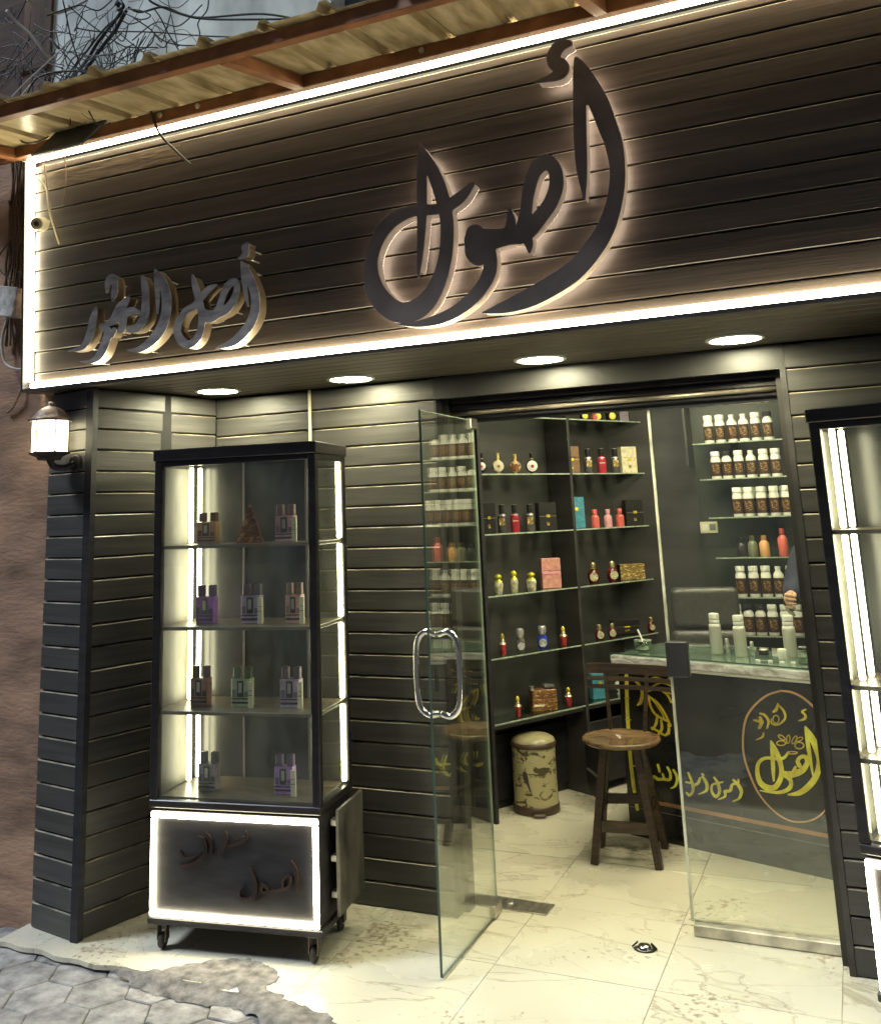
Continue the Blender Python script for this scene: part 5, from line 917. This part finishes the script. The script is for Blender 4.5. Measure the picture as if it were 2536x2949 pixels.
# things on the counter
for i, (x, y, lab) in enumerate(((-0.740, 5.414, 'silver bottle with white cap nearest the leather chair'), (-0.611, 5.334, 'silver bottle with white cap in the middle of the counter'), (-0.376, 5.355, 'silver bottle with white cap below the hand'))):
    t = thing('aluminium_bottle', lab, 'bottle', (x, y, 0.9009), 0, 'silver bottles on the counter'); h = 0.198
    MB().lathe([(0.0285, 0), (0.031, 0.003), (0.031, h*0.66), (0.028, h*0.72), (0.017, h*0.76)], 20).build('body', mat('satin aluminium', (0.62, 0.60, 0.52), 0.4, metal=0.45, var=0.05), t)
    MB().lathe([(0.0305, h*0.665), (0.029, h*0.725), (0.0245, h*0.745)], 20).build('shoulder', M_WHITE, t)
    MB().lathe([(0.0255, h*0.762), (0.0265, h*0.775), (0.0262, h*0.845), (0.0255, h*0.85)], 20).build('collar', M_WHITE, t); MB().lathe([(0.0262, h*0.865), (0.0268, h*0.88), (0.0262, h*0.985), (0.024, h)], 20).build('cap', M_WHITE, t)
M_VIAL = mat('vial glass', (0.34, 0.36, 0.31), 0.12, metal=0.3, var=0.4, scale=(60, 60, 60))
for x, y, lab in ((-0.691, 5.443, 'small clear vial beside the silver bottle near the chair'), (-0.558, 5.343, 'small clear vial beside the middle silver bottle')):
    t = thing('vial', lab, 'vial', (x, y, 0.9009), 0, 'clear vials on the counter'); MB().lathe([(0.011, 0), (0.012, 0.003), (0.012, 0.045)], 12).build('body', M_VIAL, t); MB().lathe([(0.0095, 0.0455), (0.0095, 0.068), (0.007, 0.070)], 12).build('cap', M_ALU, t)
t = thing('pot', 'flat black cap lying between the silver bottles', 'cap', (-0.509, 5.392, 0.9009)); MB().lathe([(0.022, 0), (0.024, 0.004), (0.024, 0.020), (0.020, 0.024)], 16).build('body', M_BACK, t); MB().lathe([(0.0225, 0.0245), (0.020, 0.027)], 16).build('rim', M_ALU, t)
t = thing('cream_jar', 'small white jar just left of the silver bottle below the hand', 'jar', (-0.412, 5.268, 0.9009)); MB().lathe([(0.018, 0), (0.020, 0.003), (0.020, 0.028)], 16).build('body', M_WHITE, t); MB().lathe([(0.0215, 0.0285), (0.0215, 0.046), (0.019, 0.048)], 16).build('lid', M_WHITE, t)
t = thing('glass_jar', 'clear glass tumbler at the door jamb end of the counter', 'jar', (-0.304, 5.198, 0.9009)); MB().lathe([(0.024, 0.001), (0.026, 0.004), (0.027, 0.065)], 18).build('wall', glass('tumbler glass', (0.85, 0.9, 0.85)), t); MB().lathe([(0.023, 0.0), (0.023, 0.0009)], 18).build('base', M_VIAL, t); MB().lathe([(0.0275, 0.0655), (0.0275, 0.069)], 18).build('rim', M_VIAL, t)
for i, (s, d) in enumerate(((0.76, 0.05), (0.82, 0.055), (0.88, 0.05), (0.93, 0.06))):
    p = Matrix.Translation(CA) @ Matrix.Rotation(CR, 4, 'Z') @ Vector((s, d, 0.0)); t = thing('loose_cap', 'small white cap lying on the counter edge, %s from the middle silver bottle' % ORD[i], 'cap', (p.x, p.y, 0.9009), 0, 'small white caps on the counter')
    MB().lathe([(0.011, 0), (0.012, 0.002), (0.012, 0.008), (0.010, 0.010)], 12).build('body', M_WHITE, t)
t = thing('glass_pot', 'round glass pot with white scoop on the counter corner', 'jar', (-1.125, 5.44, 0.9009))
MB().lathe([(0.042, 0), (0.046, 0.006), (0.047, 0.050), (0.044, 0.0505), (0.042, 0.01), (0.001, 0.008)], 20).build('bowl', glass('tumbler glass'), t); MB().lathe([(0.0475, 0.051), (0.0475, 0.055)], 20).build('rim', M_VIAL, t); MB().lathe([(0.035, 0.0095), (0.03, 0.022), (0.01, 0.028)], 14).build('tissue', M_WHITE, t)
MB().quadbar((0.01, 0, 0.025), (-0.022, 0.0, 0.108), 0.012, 0.006).build('scoop', M_WHITE, t)

# ================================================================== BAR STOOL
st = thing('bar_stool', 'dark wooden bar stool with round varnished seat and slatted back', 'stool', (-1.188, 5.04, 0))
hs = 0.548
MB().lathe([(0.150, hs-0.032), (0.178, hs-0.026), (0.193, hs-0.012), (0.190, hs-0.003), (0.180, hs), (0.172, hs-0.003), (0.02, hs-0.006), (0.018, hs-0.012), (0.001, hs-0.012)], 40).build('seat', M_SEAT, st)
feet = [(-0.138, -0.145), (0.162, -0.118), (0.138, 0.176), (-0.165, 0.094)]; tops = [(x*0.52, y*0.52) for x, y in feet]
for (fx, fy), (tx, ty) in zip(feet, tops): MB().quadbar((tx, ty, hs-0.033), (fx, fy, 0.0), 0.034, 0.034, up=Vector((0, 1, 0))).build('leg', M_STOOL, st)
def at_(i, z): f = z/(hs-0.033); return Vector((feet[i][0]+(tops[i][0]-feet[i][0])*f, feet[i][1]+(tops[i][1]-feet[i][1])*f, z))
for i, j, z, hgt in ((0, 1, 0.165, 0.050), (3, 2, 0.235, 0.045), (1, 2, 0.225, 0.035), (0, 3, 0.215, 0.035)):
    a, b = at_(i, z), at_(j, z); d = (b-a).normalized()*0.018; MB().quadbar(a+d, b-d, 0.018, hgt).build('stretcher', M_STOOL, st)
for x in (-0.085, 0.085): MB().quadbar((x, 0.150, hs-0.03), (x*1.3+0.01, 0.175, 0.86), 0.018, 0.014, up=Vector((0, 1, 0))).build('back_post', M_STOOL, st)
for z, hgt in ((0.842, 0.050), (0.792, 0.020), (0.752, 0.020)):
    pts = [(-0.19+0.42*k/8, 0.150-0.035*(1-((k-4)/4)**2)*-1*0.6, z-0.004*k/8) for k in range(9)]
    mb = MB(); n_ = len(pts); vs = []
    for (x, y, zz) in pts: vs += [(x, y, zz-hgt/2), (x, y, zz+hgt/2), (x, y+0.014, zz+hgt/2), (x, y+0.014, zz-hgt/2)]
    fs = [(0, 1, 2, 3), tuple(4*(n_-1)+q for q in (3, 2, 1, 0))]
    for k in range(n_-1):
        for q in range(4): fs.append((4*k+q, 4*k+(q+1) % 4, 4*k+4+(q+1) % 4, 4*k+4+q))
    mb.add(vs, fs).build('back_slat', M_STOOL, st)

# ================================================================== PEDAL BIN
bn = thing('pedal_bin', 'round tin pedal bin printed with dark leaves and a bird', 'bin', (-1.835, 5.62, 0), SRZ-PI/2)
BR = 0.124; M_BRIM = mat('brown bin plastic', (0.075, 0.048, 0.032), 0.4)
MB().lathe([(BR*1.0, 0.0), (BR*1.06, 0.004), (BR*1.06, 0.040), (BR*1.0, 0.045)], 32).build('base', M_BRIM, bn)
MB().lathe([(BR, 0.0455), (BR, 0.345)], 36).build('body', M_BINART, bn)
MB().lathe([(BR*1.04, 0.346), (BR*1.05, 0.350), (BR*1.05, 0.368), (BR*1.0, 0.372)], 32).build('collar', M_BRIM, bn)
MB().lathe([(BR*1.0, 0.3725), (BR*0.97, 0.385), (BR*0.75, 0.400), (BR*0.4, 0.408), (0.002, 0.410)], 32).build('lid', mat('cream bin lid', (0.34, 0.30, 0.17), 0.3, var=0.3, scale=(9, 9, 9)), bn)
pd = MB().bbox(-0.035, 0.035, -0.036, 0.0, 0.004, 0.020, 0.005).build('pedal', M_BRIM, bn); pd.matrix_local = Matrix.Rotation(0.9, 4, 'Z') @ Matrix.Translation((0, -BR*1.02, 0))
for bx, bz, s_ in ((0.25, 0.17, 1.0),):
    pts = []; a0 = -PI/2+bx
    sil = [(0.0, 0.055), (0.012, 0.062), (0.024, 0.055), (0.030, 0.030), (0.034, 0.0), (0.044, -0.045), (0.034, -0.040), (0.022, -0.010), (0.008, 0.005), (-0.002, 0.030)]
    vs = [((BR+0.0006)*math.cos(a0+u/BR), (BR+0.0006)*math.sin(a0+u/BR), bz+v) for u, v in sil]
    vs2 = [((BR+0.0018)*math.cos(a0+u/BR), (BR+0.0018)*math.sin(a0+u/BR), bz+v) for u, v in sil]; n_ = len(sil)
    MB().add(vs+vs2, [tuple(range(n_)), tuple(reversed(range(n_, 2*n_)))]+[(k, (k+1) % n_, n_+(k+1) % n_, n_+k) for k in range(n_)]).build('bird_print', mat('dark bird print', (0.07, 0.045, 0.06), 0.4), bn)

# ================================================================== OFFICE CHAIR
oc = thing('office_chair', 'dark grey leather office chair behind the counter', 'chair', (-0.86, 5.98, 0), math.radians(8))
def cushion(x0, x1, y0, y1, z0, z1, nm, par):
    bm = bmesh.new(); bmesh.ops.create_cube(bm, size=1); bmesh.ops.scale(bm, vec=(x1-x0, y1-y0, z1-z0), verts=bm.verts); bmesh.ops.translate(bm, vec=((x0+x1)/2, (y0+y1)/2, (z0+z1)/2), verts=bm.verts)
    bmesh.ops.bevel(bm, geom=bm.edges[:], offset=min(0.045, (y1-y0)*0.46), segments=5, affect='EDGES', profile=0.6)
    me = bpy.data.meshes.new(nm); bm.to_mesh(me); bm.free(); me.materials.append(M_LEATHER); me.polygons.foreach_set('use_smooth', [True]*len(me.polygons))
    o = bpy.data.objects.new(nm, me); C.objects.link(o); o.parent = par; return o
cushion(-0.19, 0.19, -0.035, 0.055, 0.955, 1.185, 'back_cushion', oc); cushion(-0.20, 0.20, -0.05, 0.045, 0.60, 0.95, 'back_cushion', oc)
cushion(-0.22, 0.22, -0.42, 0.0, 0.46, 0.56, 'seat', oc)
MB().bbox(-0.15, 0.15, 0.05, 0.065, 0.62, 1.10, 0.004).build('back_shell', M_BACK, oc); MB().quadbar((0, 0.03, 0.62), (0, -0.12, 0.44), 0.06, 0.02).build('spine', M_BACK, oc)
for s in (-1, 1):
    MB().tube(spline([(s*0.22, -0.05, 0.50), (s*0.25, -0.05, 0.68), (s*0.25, -0.12, 0.71), (s*0.25, -0.30, 0.70)], 5), 0.014, 8).build('armrest', M_BACK, oc)
MB().lathe([(0.025, 0.10), (0.025, 0.45)], 12, c=(0, -0.2, 0)).build('column', M_ALU, oc)
for k in range(5):
    a = 2*PI*k/5; lg_ = MB().quadbar((0, -0.2, 0.11), (0.27*math.cos(a), -0.2+0.27*math.sin(a), 0.07), 0.04, 0.03, w2=0.6).build('foot', M_BACK, oc)
    MB().lathe([(0.024, -0.012), (0.028, 0), (0.024, 0.012)], 12, c=(0, 0, 0)).build('wheel', M_RUBBER, lg_).matrix_local = Matrix.Translation((0.27*math.cos(a), -0.2+0.27*math.sin(a), 0.028)) @ Matrix.Rotation(PI/2, 4, 'Y')

# ================================================================== SHOPKEEPER (mostly hidden by the entrance wall)
def skin(nm, verts, edges, radii, m, parent, root=0, sub=2):
    me = bpy.data.meshes.new(nm); me.from_pydata(verts, edges, []); o = bpy.data.objects.new('tmp', me); C.objects.link(o)
    md = o.modifiers.new('s', 'SKIN'); md.use_smooth_shade = True
    for i, r in enumerate(radii):
        sv = me.skin_vertices[0].data[i]; sv.radius = (r, r) if not isinstance(r, tuple) else r; sv.use_root = (i == root)
    s2 = o.modifiers.new('ss', 'SUBSURF'); s2.levels = sub; s2.render_levels = sub
    dg = bpy.context.evaluated_depsgraph_get(); dg.update(); mm = bpy.data.meshes.new_from_object(o.evaluated_get(dg)); bpy.data.objects.remove(o)
    mm.name = nm; mm.materials.clear(); mm.materials.append(m); q = bpy.data.objects.new(nm, mm); C.objects.link(q); q.parent = parent; return q
pe = thing('person', 'person in navy long sleeves behind the counter holding a small bottle', 'person', (-0.07, 5.92, 0))
# local coordinates about the feet
Sh, El, Wr = (-0.195, -0.06, 1.43), (-0.275, -0.16, 1.20), (-0.295, -0.385, 1.165)
V_ = [(0, 0, 0.95), (0, 0, 1.12), (0, -0.01, 1.30), (0, -0.01, 1.43), (0, -0.02, 1.50), (-0.01, -0.03, 1.57), (-0.01, -0.045, 1.66), (-0.01, -0.04, 1.73),
      Sh, El, Wr, (0.19, -0.04, 1.43), (0.25, -0.10, 1.18), (0.20, -0.33, 1.10), (0.16, -0.42, 1.10),
      (-0.09, 0, 0.90), (-0.10, -0.01, 0.48), (-0.10, 0.02, 0.06), (-0.11, -0.12, 0.03), (0.09, 0, 0.90), (0.11, -0.01, 0.48), (0.11, 0.02, 0.06), (0.12, -0.12, 0.03)]
E_ = [(0, 1), (1, 2), (2, 3), (3, 4), (4, 5), (5, 6), (6, 7), (3, 8), (8, 9), (9, 10), (3, 11), (11, 12), (12, 13), (13, 14), (0, 15), (15, 16), (16, 17), (17, 18), (0, 19), (19, 20), (20, 21), (21, 22)]
R_ = [(0.13, 0.09), (0.12, 0.085), (0.14, 0.09), (0.11, 0.08), 0.052, 0.06, (0.082, 0.098), (0.06, 0.07), 0.055, 0.038, 0.026, 0.055, 0.038, 0.026, 0.03, 0.08, 0.055, 0.04, 0.035, 0.08, 0.055, 0.04, 0.035]
body = skin('body', V_, E_, R_, M_SKIN, pe)
skin('shirt', [(0, 0, 0.93), (0, 0, 1.12), (0, -0.01, 1.30), (0, -0.01, 1.42), (0, -0.018, 1.485), Sh, El, (-0.292, -0.345, 1.170), (0.19, -0.04, 1.43), (0.25, -0.10, 1.18), (0.205, -0.30, 1.105)],
     [(0, 1), (1, 2), (2, 3), (3, 4), (3, 5), (5, 6), (6, 7), (3, 8), (8, 9), (9, 10)], [(0.155, 0.115), (0.145, 0.11), (0.165, 0.115), (0.13, 0.10), 0.065, 0.088, 0.070, 0.047, 0.088, 0.058, 0.042], M_NAVY, pe)
skin('trousers', [(0, 0, 0.96), (-0.09, 0, 0.88), (-0.10, -0.01, 0.48), (-0.10, 0.02, 0.08), (0.09, 0, 0.88), (0.11, -0.01, 0.48), (0.11, 0.02, 0.08)], [(0, 1), (1, 2), (2, 3), (0, 4), (4, 5), (5, 6)], [(0.15, 0.11), 0.10, 0.075, 0.062, 0.10, 0.075, 0.062], M_TROUSER, pe)
for s in (-1, 1): skin('shoe', [(s*0.105, 0.04, 0.045), (s*0.108, -0.06, 0.042), (s*0.115, -0.16, 0.035)], [(0, 1), (1, 2)], [0.045, 0.045, 0.036], M_BACK, pe)
skin('hair', [(-0.01, 0.0, 1.70), (-0.01, -0.02, 1.755), (-0.01, -0.085, 1.765), (-0.01, 0.03, 1.63)], [(0, 1), (1, 2), (0, 3)], [(0.088, 0.07), (0.08, 0.05), (0.06, 0.03), (0.07, 0.045)], M_HAIR, pe)
# face: nose, eyes, mouth, ears
skin('nose', [(-0.01, -0.130, 1.675), (-0.01, -0.148, 1.652)], [(0, 1)], [0.010, 0.013], M_SKIN, pe, sub=1)
for s in (-1, 1):
    MB().lathe([(0.001, -0.011), (0.008, -0.007), (0.011, 0), (0.008, 0.007), (0.001, 0.011)], 12).build('eye', M_WHITE, pe).location = (-0.01+s*0.032, -0.118, 1.685)
    MB().lathe([(0.001, -0.005), (0.005, 0), (0.001, 0.005)], 10).build('iris', M_BACK, pe).location = (-0.01+s*0.032, -0.128, 1.685)
    skin('ear', [(-0.01+s*0.084, -0.03, 1.685), (-0.01+s*0.088, -0.03, 1.650)], [(0, 1)], [0.014, 0.011], M_SKIN, pe, sub=1)
MB().bbox(-0.035, 0.015, -0.134, -0.128, 1.615, 1.624, 0.003).build('mouth', mat('lips', (0.35, 0.13, 0.10), 0.5), pe)
# right hand: palm and five curled fingers around a small bottle
W = Vector(Wr); P0 = W+Vector((-0.008, -0.035, -0.008))
hv = [tuple(W), tuple(W+Vector((-0.005, -0.03, -0.004))), tuple(W+Vector((-0.010, -0.062, -0.010)))]; he = [(0, 1), (1, 2)]; hr = [0.026, (0.026, 0.034), (0.018, 0.036)]
hand = skin('hand', hv, he, hr, M_SKIN, pe)
for k, (dz, L) in enumerate(((0.030, 0.9), (0.010, 1.0), (-0.010, 0.95), (-0.029, 0.8))):
    b0 = W+Vector((-0.012, -0.060, -0.008+dz)); p1 = b0+Vector((0.002, -0.028*L, 0.002)); p2 = p1+Vector((0.028*L, -0.010, -0.004)); p3 = p2+Vector((0.018*L, 0.016, -0.002))
    skin('finger', [tuple(b0+Vector((0, 0.02, 0))), tuple(b0), tuple(p1), tuple(p2), tuple(p3)], [(0, 1), (1, 2), (2, 3), (3, 4)], [0.0095, 0.0100, 0.0098, 0.0088, 0.0075], M_SKIN, hand, sub=1)
skin('thumb', [tuple(W+Vector((0.010, -0.025, 0.012))), tuple(W+Vector((0.026, -0.045, 0.026))), tuple(W+Vector((0.032, -0.072, 0.022))), tuple(W+Vector((0.024, -0.094, 0.010)))], [(0, 1), (1, 2), (2, 3)], [0.013, 0.012, 0.0105, 0.009], M_SKIN, hand, sub=1)
hb2 = thing('perfume_bottle', 'small clear bottle held in the hand above the counter', 'perfume bottle', (-0.07+Wr[0]+0.016, 5.92+Wr[1]-0.070, Wr[2]-0.085))
hb2.rotation_euler = (0.0, -0.55, 0)
MB().lathe([(0.010, 0), (0.012, 0.003), (0.012, 0.06), (0.006, 0.065)], 12).build('body', M_VIAL, hb2); MB().lathe([(0.007, 0.0655), (0.007, 0.085)], 10).build('cap', M_BACK, hb2)
